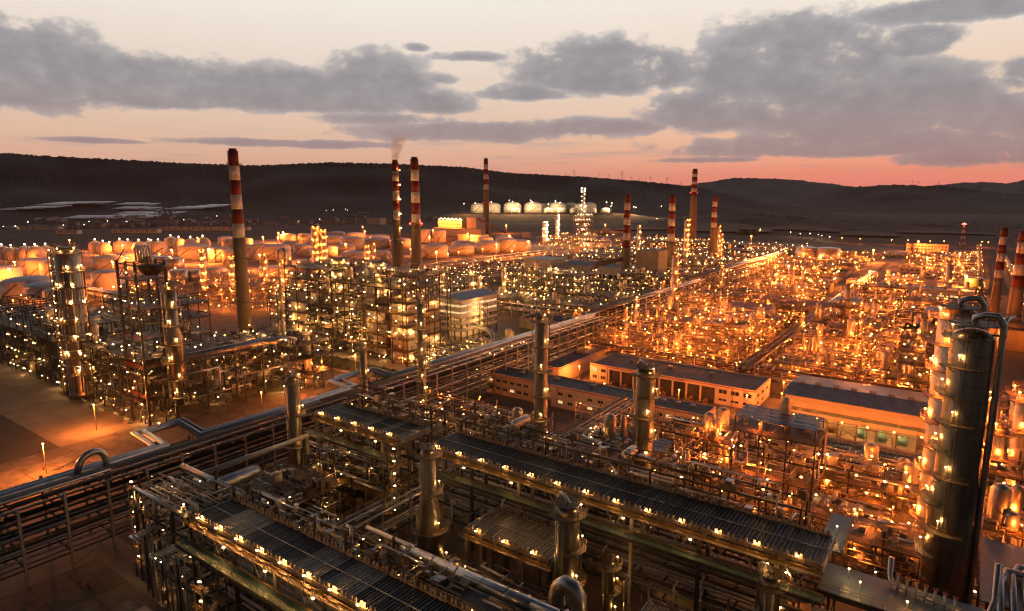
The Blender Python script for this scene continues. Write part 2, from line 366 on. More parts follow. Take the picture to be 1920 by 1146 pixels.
# apron slabs, each its own piece
ap = struct('apron_bed', MB().box(-232, -172, 30, 176, .02, .05), M['soil'])
slab_v = [MB().box(-3.68, 3.68, -3.68, 3.68, -.1, .1).mesh('slab', M['slab']), MB().box(-3.68, 3.68, -3.68, 3.68, -.1, .1).mesh('slab', mat('apron_slab_b', (.11,.10,.085), .85, 0, .15, .4, .05))]
n = 0
for i in range(8):
    for j in range(19):
        o = link('slab', slab_v[rnd.random() < .3], ap, (-228.2+7.45*i, 34+7.5*j, .05+rnd.uniform(0, .02))); n += 1
yb = struct('corner_apron_bed', MB().box(-152, -95, 20, 53, .03, .055), M['soil'])
for i in range(8):
    for j in range(5): link('slab', slab_v[rnd.random() < .4], yb, (-148+7*i, 23.6+6.5*j, .06+rnd.uniform(0, .02)), 0, (.94, .87, 1))
# shrubs in the planting bed
def shrub(x, y, r, label, group):
    def mk():
        mb = MB(); R = random.Random(int(r*100))
        for _ in range(26):
            a, b = R.uniform(0, 6.28), R.uniform(.1, 1); q = R.uniform(.3, 1)
            mb.ball(cos(a)*q*.8, sin(a)*q*.8, .2+b*.9*(1.2-q*.6), R.uniform(.16, .36), R.uniform(.5, 1))
        return mb.mesh('shrub', M['leaf'])
    o = link('shrub', cached(('shrub', round(r*5)), mk), None, (x, y, .1), rnd.uniform(0, 6), (r, r, r)); o['label'] = label; o['category'] = 'shrub'; o['group'] = group
for i in range(22): shrub(-312+6.2*i, 191.5, rnd.uniform(.9, 1.5), f'round shrub on the roadside edge of the dark planting bed, {ordn(i)} from the left', 'shrubs along the roadside edge of the planting bed')
for i in range(20): shrub(-310+6.6*i, 201, rnd.uniform(.9, 1.6), f'round shrub on the paved edge of the dark planting bed, {ordn(i)} from the left', 'shrubs along the paved edge of the planting bed')
for i in range(16): shrub(-58+4*i, 222.5+rnd.uniform(-1, 1), rnd.uniform(1, 1.7), f'round shrub on the lit strip before the compressor hall, {ordn(i)} from the left', 'shrubs before the compressor hall')
# pylons on the ridge
def pylon_mesh():
    mb = MB()
    for a in (-1, 1):
        for b in (-1, 1): mb.bar((a*4, b*4, 0), (a*.7, b*.7, 40), .55)
    for z in (6, 12, 18, 24, 30, 35):
        w = 4-3.3*z/40; w2 = 4-3.3*(z+5)/40
        for a in (-1, 1): mb.bar((-w, a*w, z), (w2, a*w2, z+5), .3); mb.bar((a*w, -w, z), (a*w2, w2, z+5), .3)
    for z, l in ((27, 9), (32, 7.5), (37, 6)): mb.bar((-l, 0, z), (l, 0, z), .6)
    return mb
pm = pylon_mesh().mesh('pylon', M['steel'])
for i, (px, s) in enumerate([(1061,.75),(1076,1.2),(1123,.7),(1141,.8),(1166,1.35),(1184,.75),(1199,.7),(1220,1.05),(1251,1.15),(1277,.7)]):
    a = az_el(px, 330)[0]; x, y, z = H1.at(a, .985); o = link('power_pylon', pm, None, (x, y, z-3), -radians(a)+YAW, (s, s, s))
    o['label'] = f'{"tall" if s > 1 else "short"} lattice power pylon on the ridge crest, {ordn(i)} from the left'; o['category'] = 'pylon'; o['group'] = 'pylons on the ridge crest'
for i, (px, t) in enumerate([(144,.55),(310,.7),(385,.42),(570,.62),(660,.72),(684,.5),(720,.44),(950,.6),(1034,.66)]):
    a = az_el(px, 330)[0]; x, y, z = H1.at(a, t); o = link('power_pylon', pm, None, (x, y, z-2), -radians(a)+YAW, (.9, .9, .9))
    o['label'] = f'faint lattice pylon on the wooded hillside below the crest, {ordn(i)} from the left'; o['category'] = 'pylon'; o['group'] = 'pylons on the hillside'
for i, px in enumerate((1711,1722,1760,1789,1806,1838)):
    a = az_el(px, 345)[0]; x, y, z = H3.at(a, .98); o = link('power_pylon', pm, None, (x, y, z-3), -radians(a)+YAW, (1.1, 1.1, 1.1))
    o['label'] = f'thin pylon on the crest of the wooded hill at the right, {ordn(i)} from the left'; o['category'] = 'pylon'; o['group'] = 'pylons on the wooded hill'
# ------------------------------------------------------------------ town, greenhouses, sheds below the hills
def on_land(px, py):
    """first meeting of a sight line with the foot of the ridge or the plain"""
    a, e = az_el(px, py)
    for i in range(400):
        t = i/400; d = 1950+1750*t
        if CAMH+d*tan(radians(e)) <= H1.z(a, t): h = hdg(a); return h[0]*d, h[1]*d, H1.z(a, t)
    x, y = P(px, max(py, 396)); return x, y, 0
def gh_mesh():
    mb = MB(); k = 7; n0 = 0
    for i in range(12):
        b = len(mb.v)
        for j in range(k+1):
            a = pi*j/k; mb.v += [(i*9+4.2-4.2*cos(a), 0, 3.4*sin(a)), (i*9+4.2-4.2*cos(a), 60, 3.4*sin(a))]
        for j in range(k): mb.f.append((b+2*j, b+2*j+1, b+2*j+3, b+2*j+2)); mb.m.append(1)
        mb.f.append(tuple(b+2*j for j in range(k+1))); mb.m.append(0)
    return mb
ghm = gh_mesh().mesh('greenhouse_block', M['plastic'])
GH = [(0,393),(24,392),(-30,395),(48,391),(80,384),(112,383),(140,383),(60,386),(110,411),(136,411),(160,411),(210,385),(235,386),(262,388),(205,393),(232,394),(258,395),(284,396),(308,393),(330,392),(352,390),(372,388),(206,403),(228,404),(250,405),(272,403),(196,409),(220,410)]
for i, (px, py) in enumerate(GH):
    x, y, z = on_land(px, py); o = link('greenhouse', ghm, None, (x, y, z+.5), YAW+rnd.uniform(-.06, .06), (.8, 1.5, .45)); o.rotation_euler[0] = .075; o['category'] = 'greenhouse'
    o['label'] = f'white plastic tunnel greenhouse block below the wooded ridge, {ordn(sorted(GH).index((px, py)))} from the left'; o['group'] = 'greenhouses below the ridge'
def house_mesh(m1, w, d, h):
    mb = MB().box(-w/2, w/2, -d/2, d/2, 0, h); return mb.mesh('house', m1)
def gable(w, d, h, r):
    mb = MB(); mb.v = [(-w/2-.4,-d/2-.4,h),(w/2+.4,-d/2-.4,h),(w/2+.4,d/2+.4,h),(-w/2-.4,d/2+.4,h),(-w/2-.4,0,h+r),(w/2+.4,0,h+r)]
    mb.f = [(0,1,5,4),(2,3,4,5),(0,4,3),(1,2,5),(3,2,1,0)]; mb.m = [0]*5; return mb
townl = 'low dim town building on the plain between the tank farm and the ridge'
for i in range(150):
    px = rnd.choice((rnd.uniform(-60, 880), rnd.uniform(60, 470))); py = rnd.uniform(407, 447) if px < 560 else rnd.uniform(398, 436)
    if 640 < px and py < 412 and px > 830: continue
    x, y, z = on_land(px, py); w = rnd.choice((14, 22, 30, 45)); h = rnd.choice((4, 5, 6, 8, 10))
    key = (w, h); zn = 'beyond the coker column' if px < 220 else 'between the coker column and the lone chimney' if px < 440 else 'between the lone chimney and the smoking chimney' if px < 740 else 'beyond the thick chimney'; sz = 'small square' if w < 20 else 'low oblong' if w < 40 else 'long low'; t = Thing('town_house', f'{sz} dim town building {zn}', 'house', (x, y, z), f'{sz} town buildings {zn}')
    rz = YAW+rnd.choice((0, pi/2))+rnd.uniform(-.1, .1); t.o.rotation_euler = (0, 0, rz)
    link('wall', cached(('hw', key), lambda: house_mesh(M['town'], w, 11, h)), t.o)
    link('roof', cached(('hr', key), lambda: gable(w, 11, h, 1.6).mesh('roof', M['townr'])), t.o)
for i, (p0, p1, py) in enumerate([((15,115,431)),((212,300,437)),((300,470,432)),((110,150,439))]):
    for j in range(3):
        px = p0+(p1-p0)*(j+.5)/3; x, y = P(px, py); wd = (p1-p0)/3*depth(x, y)/1200*.93
        t = Thing('long_shed', f'long pale roofed warehouse on the plain, {ordn(j)} of {ordn(i)} line behind the sphere tanks', 'shed', (x, y, 0)); t.o.rotation_euler = (0, 0, YAW+.05)
        t.part('wall', MB().box(x-wd/2, x+wd/2, y-9, y+9, 0, 8), M['wallw']); g = gable(wd, 18, 8, 2.5); g.v = [(a+x, b+y, c) for a, b, c in g.v]; t.part('roof', g, M['townr'])
        for q in range(int(wd/14)): t.blk('window', M['glass'], x-wd/2+7+14*q, x-wd/2+12+14*q, y-9.15, y-9, 4, 6)
tb = [MB().ball(0, 0, 0, 1.1).mesh('bulb', E['p']), MB().ball(0, 0, 0, 1.1).mesh('bulb', E['o'])]
def street_lamp(x, y, z, h, kind, label, group, r=.5, ground=0.0, power=0):
    t = Thing('street_lamp', label, 'street lamp', (x, y, ground), group)
    t.inst('pole', cached('lamp_pole', lambda: MB().tube([(0,0,0),(0,0,1)], .5, 6).mesh('pole', M['galv'])), x, y, ground, 0, (.25, .25, h))
    t.inst('bulb', tb[kind == 'o'], x, y, ground+h+.3, 0, (r, r, r*.8))
    if power: t.light(x+.4, y-.9-r, ground+h-.1, power, kind)
tl = [(30,432),(53,420),(168,419),(202,418),(160,437),(197,443),(238,419),(318,416),(345,415),(358,416),(352,414),(407,408),(388,411),(122,447),(690,417),(704,415),(648,395),(625,396),(612,397),(652,396),(8,436),(560,420),(600,414),(446,447)]
for i, (px, py) in enumerate(tl):
    x, y, z = on_land(px, py+3); street_lamp(x, y, 0, 9, 'p', f'tiny white street lamp of the dim town, {ordn(sorted(tl).index((px, py)))} from the left', 'street lamps of the town', 1.0 if i < 8 else .7, z)
# ------------------------------------------------------------------ plateau with the big tanks
pl = MB(); x0, x1, y0, y1 = -1980, -960, 1960, 2420
c, s = cos(YAW), sin(YAW)
def rotp(a, b): return a*c-b*s, a*s+b*c   # a to the right of the view, b ahead
pts = [rotp(a, b) for a, b in ((-190,2180),(330,2130),(400,2180),(380,2620),(-240,2620))]; lo = [rotp(a, b) for a, b in ((-330,2080),(360,2010),(560,2120),(560,2700),(-420,2700))]
pl.v = [(x, y, 21) for x, y in pts]+[(x, y, -1) for x, y in lo]; pl.f = [(0,1,2,3,4)]+[(i, i+5, (i+1) % 5+5, (i+1) % 5) for i in range(5)]; pl.m = [0]*6
pl.f = [f[::-1] if k else f for k, f in enumerate(pl.f)]
struct('tank_plateau', pl, M['earth'])
mbw = MB(); mbw.v = [(*rotp(a, b), z) for z in (21, 24) for a, b in ((-190,2179),(332,2129),(332,2127),(-190,2177))]; mbw.f = [(4,5,6,7),(0,3,7,4)[::-1],(3,2,6,7)[::-1]]; mbw.m = [0]*3
rw = struct('retaining_wall', mbw, M['concl'])
# tanks, unit meshes scaled per tank
def tank_meshes(m, mr, dome):
    sh = MB().lathe(0, 0, [(1,0),(1,1)], 40).mesh('tank_shell', m)
    prof = [(1.0,0)]+[(cos(a)*1.0, sin(a)*dome) for a in np.linspace(.15, pi/2-.02, 7)]
    rf = MB().lathe(0, 0, prof, 40).mesh('tank_roof', mr)
    st = MB(); n = 14
    for i in range(n):
        a, b = .55+1.3*i/n, .55+1.3*(i+1)/n
        st.bar((1.03*cos(a), 1.03*sin(a), i/n), (1.03*cos(b), 1.03*sin(b), (i+1)/n), .035, .05)
    rr = MB().ring(0, 0, 1.005, 1.02, 0, 1, 40)
    return sh, rf, st.mesh('stair', M['steelwarm']), rr.mesh('wind_girder', mr)
TK = {'w': tank_meshes(M['tank'], M['tankroof'], .22), 's': tank_meshes(M['tanks'], M['tanks'], .12), 'g': tank_meshes(M['tankg'], M['tankg'], .1), 'd': tank_meshes(M['tank'], M['tank'], .5)}
def tank(x, y, r, h, kind, label, group, z=0, st=0.0):
    t = Thing('storage_tank', label, 'storage tank', (x, y, z), group); sh, rf, sm, rg = TK[kind]
    t.inst('shell', sh, x, y, z, 0, (r, r, h)); t.inst('roof', rf, x, y, z+h, 0, (r, r, r))
    t.inst('stair', sm, x, y, z, st-pi/2-.9+YAW*.4, (r, r, h)); t.inst('wind_girder', rg, x, y, z+h*.93, 0, (r, r, .35)); t.inst('wind_girder', rg, x, y, z+h*.5, 0, (r, r, .22))
    k = max(5, int(r*.8))
    t.inst('roof_rail', cached(('rr', k), lambda: MB().rail([(cos(2*pi*i/24), sin(2*pi*i/24), 0) for i in range(25)], 1, .3, .008).mesh('roof_rail', M['galv'])), x, y, z+h, 0, (r, r, 1.1))
    return t
for i, (px, w, yb) in enumerate([(895,24,398),(926,25,398),(961,33,397),(999,33,397),(1033,24,397),(1046,30,398),(1070,24,396),(1089,22,397),(1105,26,395),(1015,20,396)]):
    a = az_el(px, yb)[0]; d = 2250 if i not in (4, 6, 8, 9) else 2330; h = hdg(a); d /= cos(radians(a)); x, y = h[0]*d, h[1]*d; r = w/2*depth(x, y)/1200
    tank(x, y, r, 25, 'd', f'huge white dome roofed tank on the lit plateau under the ridge, {ordn(sorted([895,926,961,999,1015,1033,1046,1070,1089,1105]).index(px))} from the left', 'big tanks on the plateau', 21)
for i, px in enumerate((966,1028,1053,1077,1110,1135)):
    a = az_el(px, 400)[0]; d = 2195/cos(radians(a)); h = hdg(a); x, y = h[0]*d, h[1]*d
    tank(x, y, 15.5, 13, 'd', f'small white tank at the front edge of the lit plateau, {ordn(i)} from the left', 'small tanks on the plateau', 21)
for i, (px, py) in enumerate([(870,382),(891,381),(921,379),(955,376),(961,378),(995,376),(998,379),(1041,377),(1050,380),(971,383),(1028,383),(1137,379),(1147,381),(1188,388),(1240,387),(1146,386),(1192,389)]):
    a = az_el(px, 395)[0]; d = 2180/cos(radians(a)); h = hdg(a); x, y = h[0]*d, h[1]*d
    street_lamp(x, y, 21, max(10, Zat(px, py, x, y)-21), 'p', f'white floodlight mast on the tank plateau, {ordn(i)} of the row', 'floodlights on the plateau', 1.2, 21, 15000)
# road and lamps climbing past the plateau
for i, (px, py) in enumerate([(1180,401),(1205,404),(1232,409),(1258,414),(1282,417),(1305,419),(1330,421),(1353,423),(1375,424),(1400,427),(1425,431),(1482,437),(1500,440),(1518,440),(1534,442),(1540,444),(1555,447),(1578,449),(1612,451),(1671,453),(1702,454),(1743,456),(1769,456),(1840,457),(1852,458),(1918,461)]):
    x, y = P(px, py+6); street_lamp(x, y, 0, 8, 'o' if i > 16 else 'p', f'small boundary road lamp at the foot of the scrub slope, {ordn(i)} from the left', 'boundary road lamps', .65, 0, 2500 if i > 16 else 900)
# ================================================================== chimneys
def chimney(base, top_px, ztop, r0, r1, bands, label, zb=0, flue='rust', rings=(), lamps=(), z_band=None, dark_top=.06):
    x, y = base; t = Thing('chimney', label, 'chimney', (x, y, zb)); Hh = ztop-zb
    rr = lambda z: r0+(r1-r0)*(z-zb)/Hh
    zlow = ztop-z_band if z_band else zb+Hh*.42
    zs = np.linspace(ztop, zlow, bands+1)
    t.part('shaft', MB().lathe(x, y, [(rr(z), z) for z in np.linspace(zb, zlow, 8)], 24), M['chim'])
    for i in range(bands):
        a, b = zs[i+1], zs[i]
        t.part('band', MB().lathe(x, y, [(rr(a)+.01, a), (rr(b)+.01, b)], 24), M['red' if i % 2 == 0 else 'white'], 'red painted band' if i % 2 == 0 else 'white painted band')
    t.part('flue', MB().lathe(x, y, [(r1*.8, ztop-.5), (r1*.8, ztop+Hh*.012)], 20), M['rust'])
    for z in [zs[1]+(.2 if bands else 0)]+list(rings):
        p = t.part('gallery', MB().ring(x, y, rr(z), rr(z)+1.2, z, z+.15, 24), M['steelwarm']); mb = MB(); R = rr(z)+1.15
        mb.rail([(x+R*cos(a*pi/8), y+R*sin(a*pi/8), z+.1) for a in range(17)], 1.1, 1.5, .09); t.part('railing', mb, M['steelwarm'], parent=None)
    lad = MB(); a = -2.2
    for s in (-.3, .3): lad.bar((x+rr(zb)*cos(a)+s, y+rr(zb)*sin(a)-.25, zb), (x+rr(ztop)*cos(a)+s, y+rr(ztop)*sin(a)-.25, ztop), .1)
    t.part('ladder', lad, M['steel'])
    for z, side in lamps:
        for sg in ((-1, 1) if side == 0 else (side,)):
            px, py = x+sg*(rr(z)+.9)*cos(YAW), y+sg*(rr(z)+.9)*sin(YAW)
            t.part('beacon', MB().ball(px, py, z, .45), E['r']); t.light(px-.3*sin(YAW), py-.5, z+.6, 500, 'r')
    return t
C1 = (-324.4, 197.8); C3 = (-310.7, 320.9); C2 = (-313.9, 306.0)
chimney(C1, None, 103.8, 3.7, 2.55, 6, 'tall red and white banded chimney standing alone among the coker frames', rings=(46, 22), z_band=46)
chimney(C3, None, 104.8, 4.0, 2.6, 6, 'thick red and white banded chimney with two red beacons behind the reactor tower', rings=(60,), lamps=((61.5, 0),), z_band=44)
t = chimney(C2, None, 102.5, 2.5, 2.1, 6, 'slender banded smoking chimney with a black crown and lamps up its side', z_band=38, rings=(50,))
x, y = C2
t.part('scrubber_vessel', MB().lathe(x, y, [(3.9,18),(3.9,46),(2.6,52)], 24), M['chim']); t.part('crown_gallery', MB().ring(x, y, 2.1, 3.6, 94, 94.4, 20), M['steel'])
for i in range(7):
    z = 97-9.5*i; p = (x+2.9*cos(YAW), y+2.9*sin(YAW)); t.part('side_lamp', MB().ball(p[0], p[1], z, .42), E['w']); t.light(p[0]+.5, p[1]-.9, z, 420, 'w')
t.part('flue_duct', MB().tube([(x,y-4,30),(x+2,y-22,30),(x+4,y-44,26),(x+5,y-50,22),(x+5,y-51,14)], 2.3, 12), M['clad'])
chimney((-835.7, 1074.3), None, 156, 7, 4.2, 6, 'distant banded chimney beside the pale power station block', lamps=((118,0),(66,0)), z_band=62, rings=(118,))
chimney((-260.8, 546.9), None, 81, 4.4, 2.3, 7, 'banded chimney with a curved flue duct, in the middle of the plant', z_band=48, rings=(38,))
chimney((-251, 630.5), None, 80.6, 4.6, 2.9, 6, 'banded chimney with a brown middle gallery, right of the ducted chimney', z_band=46, rings=(32,))
chimney((-397.9, 1096.2), None, 125, 7.4, 4.2, 7, 'far tall banded chimney rising above the ridge with a glowing red ring', lamps=((86,0),), z_band=44, rings=(86,))
chimney((-272.3, 827.5), None, 80, 4.6, 2.7, 6, 'thin banded chimney at the foot of the scrub slope', z_band=40)
chimney((16.6, 519), None, 59.8, 2.9, 1.85, 6, 'banded chimney by the perimeter road behind the biggest column', z_band=32, rings=(14,))
chimney((22.3, 430.2), None, 62, 3.3, 2.3, 5, 'banded furnace chimney cut by the picture edge with a bent duct at its foot', zb=14, z_band=29, rings=(17,))
t = Thing('furnace', 'pale furnace box with a cone and bent duct under the edge chimney', 'furnace', (22, 428, 0))
t.part('casing', MB().box(12, 34, 418, 440, 0, 11), M['chim']); t.part('stack_cone', MB().lathe(22.3, 430.2, [(8,11),(5,14.2)], 20), M['chim']); t.part('duct', MB().tube([(22,424,17),(19,414,17),(17,408,14),(17,405,6),(17,405,0)], 1.5, 10), M['clad'])
t.light(12, 412, 8, 1400, 'o'); t.light(26, 410, 10, 1200, 'o')
# duct to the middle chimney
t = Thing('flue_duct', 'fat bent flue duct joining the middle chimney to its furnace', 'duct', (-262, 528, 0)); t.part('pipe', MB().tube([(-263,546,22),(-268,532,21),(-274,516,19),(-276,511,15),(-276,510,4)], 2.4, 12), M['chim'])
# ================================================================== storage tanks
TL = [  # centre px, base py, width px, rim py, kind, row
 (61,574,86,527,'w',0),(92,580,70,536,'w',0),(112,585,44,545,'w',0),
 (8,537,58,505,'w',1),(62,514,40,488,'w',1),(78,517,44,489,'w',1),(97,523,33,493,'w',1),(204,552,48,511,'w',1),(216,550,40,518,'s',1),(336,534,32,507,'s',1),(365,530,25,507,'s',1),(290,548,40,521,'w',1),(408,535,36,505,'w',1),(430,538,30,512,'w',1),
 (206,506,50,484,'w',2),(283,505,30,480,'s',2),(305,507,30,482,'s',2),(328,509,31,485,'s',2),(240,497,34,477,'w',2),(365,487,52,463,'w',2),(412,493,38,467,'w',2),(440,497,40,472,'w',2),(466,484,30,462,'w',2),(488,487,30,460,'w',2),(519,487,50,463,'w',2),(434,469,30,451,'w',2),(461,467,26,449,'w',2),(425,462,28,446,'w',2),
 (541,455,28,441,'w',3),(571,454,24,440,'w',3),(568,481,32,462,'w',3),(620,482,26,464,'w',3),(625,457,34,445,'w',3),(662,468,42,448,'w',3),(708,466,45,450,'w',3),(650,472,32,463,'w',3),(631,446,30,437,'w',3),(667,450,38,440,'w',3),(712,455,36,444,'w',3),(752,466,36,450,'w',3),(662,491,42,475,'w',3),(716,488,30,473,'w',3),(567,505,34,492,'w',3),(532,489,26,470,'w',3),(545,470,30,455,'w',3),(590,470,28,455,'w',3),(600,500,34,486,'w',3),(510,520,46,507,'w',3),(700,500,28,486,'w',3),(640,506,30,492,'w',3),(740,492,24,478,'w',3),
 (798,455,18,431,'w',4),(825,455,22,433,'w',4),(816,484,46,462,'w',4),(866,478,45,463,'w',4),(870,470,44,456,'w',4),(910,460,28,447,'w',4),(915,474,44,456,'w',4),(950,472,38,451,'w',4),(977,471,35,453,'w',4),(785,484,30,470,'w',4),(945,456,30,445,'w',4)]
RN = ['in the low front cluster', 'behind the tall coker column', 'amid the tank farm', 'left of the smoking chimney', 'beyond the thick chimney']
cnt = {}
for row in range(5):
    for i, q in enumerate(sorted(v for v in TL if v[5] == row)):
        px, pb, w, rim, kd, _ = q; x, y = P(px, pb); r = w/2*depth(x, y)/1200; a = hdg(az_el(px, pb)[0]); x += a[0]*r*.9; y += a[1]*r*.9; r *= 1.06
        h = max(8, min(24, Zat(px, rim, x, y)))
        nm = 'silver cone roofed tank' if kd == 's' else ('wide white dome roofed tank' if w > 36 else 'white dome roofed tank')
        tank(x, y, r, h, kd, f'{nm} {RN[row]}, {ordn(i)} from the left', 'storage tanks '+RN[row], 0, rnd.uniform(-.5, .6))
for i, (px, pb, w, h) in enumerate([(1507,492,38,17),(1547,494,42,17)]):
    x, y = P(px, pb); r = w/2*depth(x, y)/1200; tank(x, y+r, r, h, 's', f'{"first" if i == 0 else "second"} of two lit silver tanks beyond the secondary pipe rack', 'silver tanks beyond the secondary rack', 0, 1.2)
for i, (px, pb, w, h) in enumerate([(1355,474,20,12),(1388,476,22,12),(1225,460,20,12),(1250,460,20,12),(1300,462,18,12),(1390,440,22,12),(1410,441,16,12)]):
    x, y = P(px, pb); r = w/2*depth(x, y)/1200; tank(x, y+r, r, h, 'g', f'dark green tank among the lights near the far chimneys, {ordn(sorted([1355,1388,1225,1250,1300,1390.5,1410]).index(px+(.5 if i == 5 else 0)))} from the left', 'dark green tanks')
for i, (px, pb, w, h) in enumerate([(1820,553,33,13),(1462,547,46,5),(1500,552,54,6),(1575,482,20,7),(1595,482,18,7),(1668,482,16,6),(1692,482,16,6)]):
    x, y = P(px, pb); r = w/2*depth(x, y)/1200; tank(x, y+r*.8, r, h, 's' if i else 'g', ['dark brown tank with a glowing rim behind the biggest column', 'low round basin tank beside the secondary rack road', 'larger low basin tank with a bridge behind the long shed', 'small lit tank, first behind the two silver tanks', 'small lit tank, second behind the two silver tanks', 'small tank, first before the far yellow block', 'small tank, second before the far yellow block'][i], 'low treatment tanks', 0, 1.0)
# spheres
def sphere(x, y, r, label):
    t = Thing('sphere_tank', label, 'sphere tank', (x, y, 0), 'sphere tanks behind the tank farm')
    t.inst('shell', cached('sph', lambda: MB().lathe(0, 0, [(max(.012, sin(a)), -cos(a)) for a in np.linspace(.0, pi, 15)], 28).mesh('shell', M['tank'])), x, y, r+2.5, 0, (r, r, r))
    leg = cached('sphleg', lambda: MB().tube([(0,0,0),(0,0,1)], .35, 6).mesh('leg', M['white']))
    for i in range(8): t.inst('leg', leg, x+r*.97*cos(i*pi/4), y+r*.97*sin(i*pi/4), 0, 0, (1, 1, r+2.5))
    t.part('top_platform', MB().ring(x, y, .3, 2.2, 2*r+2.6, 2*r+2.8, 12), M['galv']); t.part('stair', MB().tube([(x+(r+.7)*cos(-1.9+b*.8), y+(r+.7)*sin(-1.9+b*.8), 2.5+r-r*cos(b*pi)) for b in np.linspace(.3, .98, 9)], .35, 5), M['steelwarm'])
    t.part('lamp', MB().ball(x+1, y-1, 2*r+4.5, 1.0).ball(x-1.5, y, 2*r+4.2, .8), E['p'])
SP = [(8,478,13),(26,482,15),(52,481,16),(71,481,16),(90,478,14),(182,468,13),(197,471,13),(228,467,13),(243,467,12),(264,470,14),(282,468,13),(300,469,14),(323,460,13),(338,462,12),(360,463,13),(383,461,13)]
for i, (px, pc, rp) in enumerate(SP):
    x, y = P(px, pc+rp); r = rp*depth(x, y)/1200; sphere(x, y, r, f'white sphere tank with lamps on top behind the tank farm, {ordn(i)} from the left')
# dykes and tank farm racks
for i, (p, q) in enumerate([((0,512),(470,480)),((180,478),(560,462)),((480,474),(1000,452)),((120,580),(420,520))]):
    a, b = P(*p), P(*q); t = Thing('tank_dyke', f'low lit dyke wall between the tank rows, {ordn(i)} line', 'wall', a); t.part('wall', MB().bar((*a, .9), (*b, .9), .6, 1.8), M['concl'])
# ================================================================== floodlight masts
def mast(px, py, kind, label, h=20, power=15000, group='floodlight masts', r=.75):
    x, y = P(px, py, h); t = Thing('flood_mast', label, 'light mast', (x, y, 0), group)
    t.inst('pole', cached('mast_pole', lambda: MB().lathe(0, 0, [(.42,0),(.22,1)], 8).mesh('pole', M['galv'])), x, y, 0, 0, (1, 1, h-.6))
    t.inst('head', cached('mast_head', lambda: MB().lathe(0, 0, [(.3,-.9),(.9,-.5),(1.3,0),(1.1,.12),(.2,.25)], 10).mesh('head', M['galv'])), x, y, h)
    t.inst('bulb', cached('mast_bulb'+kind, lambda: MB().ball(0, 0, 0, 1).mesh('bulb', E[kind])), x, y, h-.9, 0, (r*1.5, r*1.5, r*.8))
    t.light(x+.6, y-1.5, h-1.2, power, kind)
ML = [(17,503),(27,490),(69,460),(130,449),(205,453),(211,490),(230,459),(263,471),(283,449),(322,468),(361,451),(370,445),(391,467),(487,476),(493,444),(521,444),(522,436),(531,435),(498,496),(648,457),(680,425),(684,433),(740,439),(812,431),(805,444),(818,471),(877,437),(886,443),(931,458),(955,441),(949,422),(991,452)]
for i, (px, py) in enumerate(sorted(ML)): mast(px, py, 'o', f'glowing orange flood mast among the storage tanks, {ordn(i)} from the left', 18, 46000, 'flood masts of the tank farm', .8)
ML2 = [(1135,421),(1434,484),(1473,470),(1504,461),(1479,497),(1538,479),(1638,468),(1631,508),(1722,452),(1739,482),(1800,474),(1812,517),(1409,442)]
for i, (px, py) in enumerate(sorted(ML2)): mast(px, py, 'o', f'orange flood mast over the treatment area beyond the process units, {ordn(i)} from the left', 16, 48000, 'flood masts of the treatment area', .75)
# extra lamps low between the tanks
for i, (px, py) in enumerate([(55,540),(150,530),(330,520),(545,500),(600,462),(690,480),(770,480),(860,486),(905,480),(960,484),(240,520),(450,515),(120,490),(60,500),(840,490),(560,455),(300,490),(28,588),(112,580),(150,565),(215,560),(310,548)]):
    x, y = P(px, py); street_lamp(x, y, 0, 9, 'o', f'short orange lamp post on the lanes between the tanks, {ordn(i)} listed', 'lane lamps of the tank farm', .8, 0, 7000)
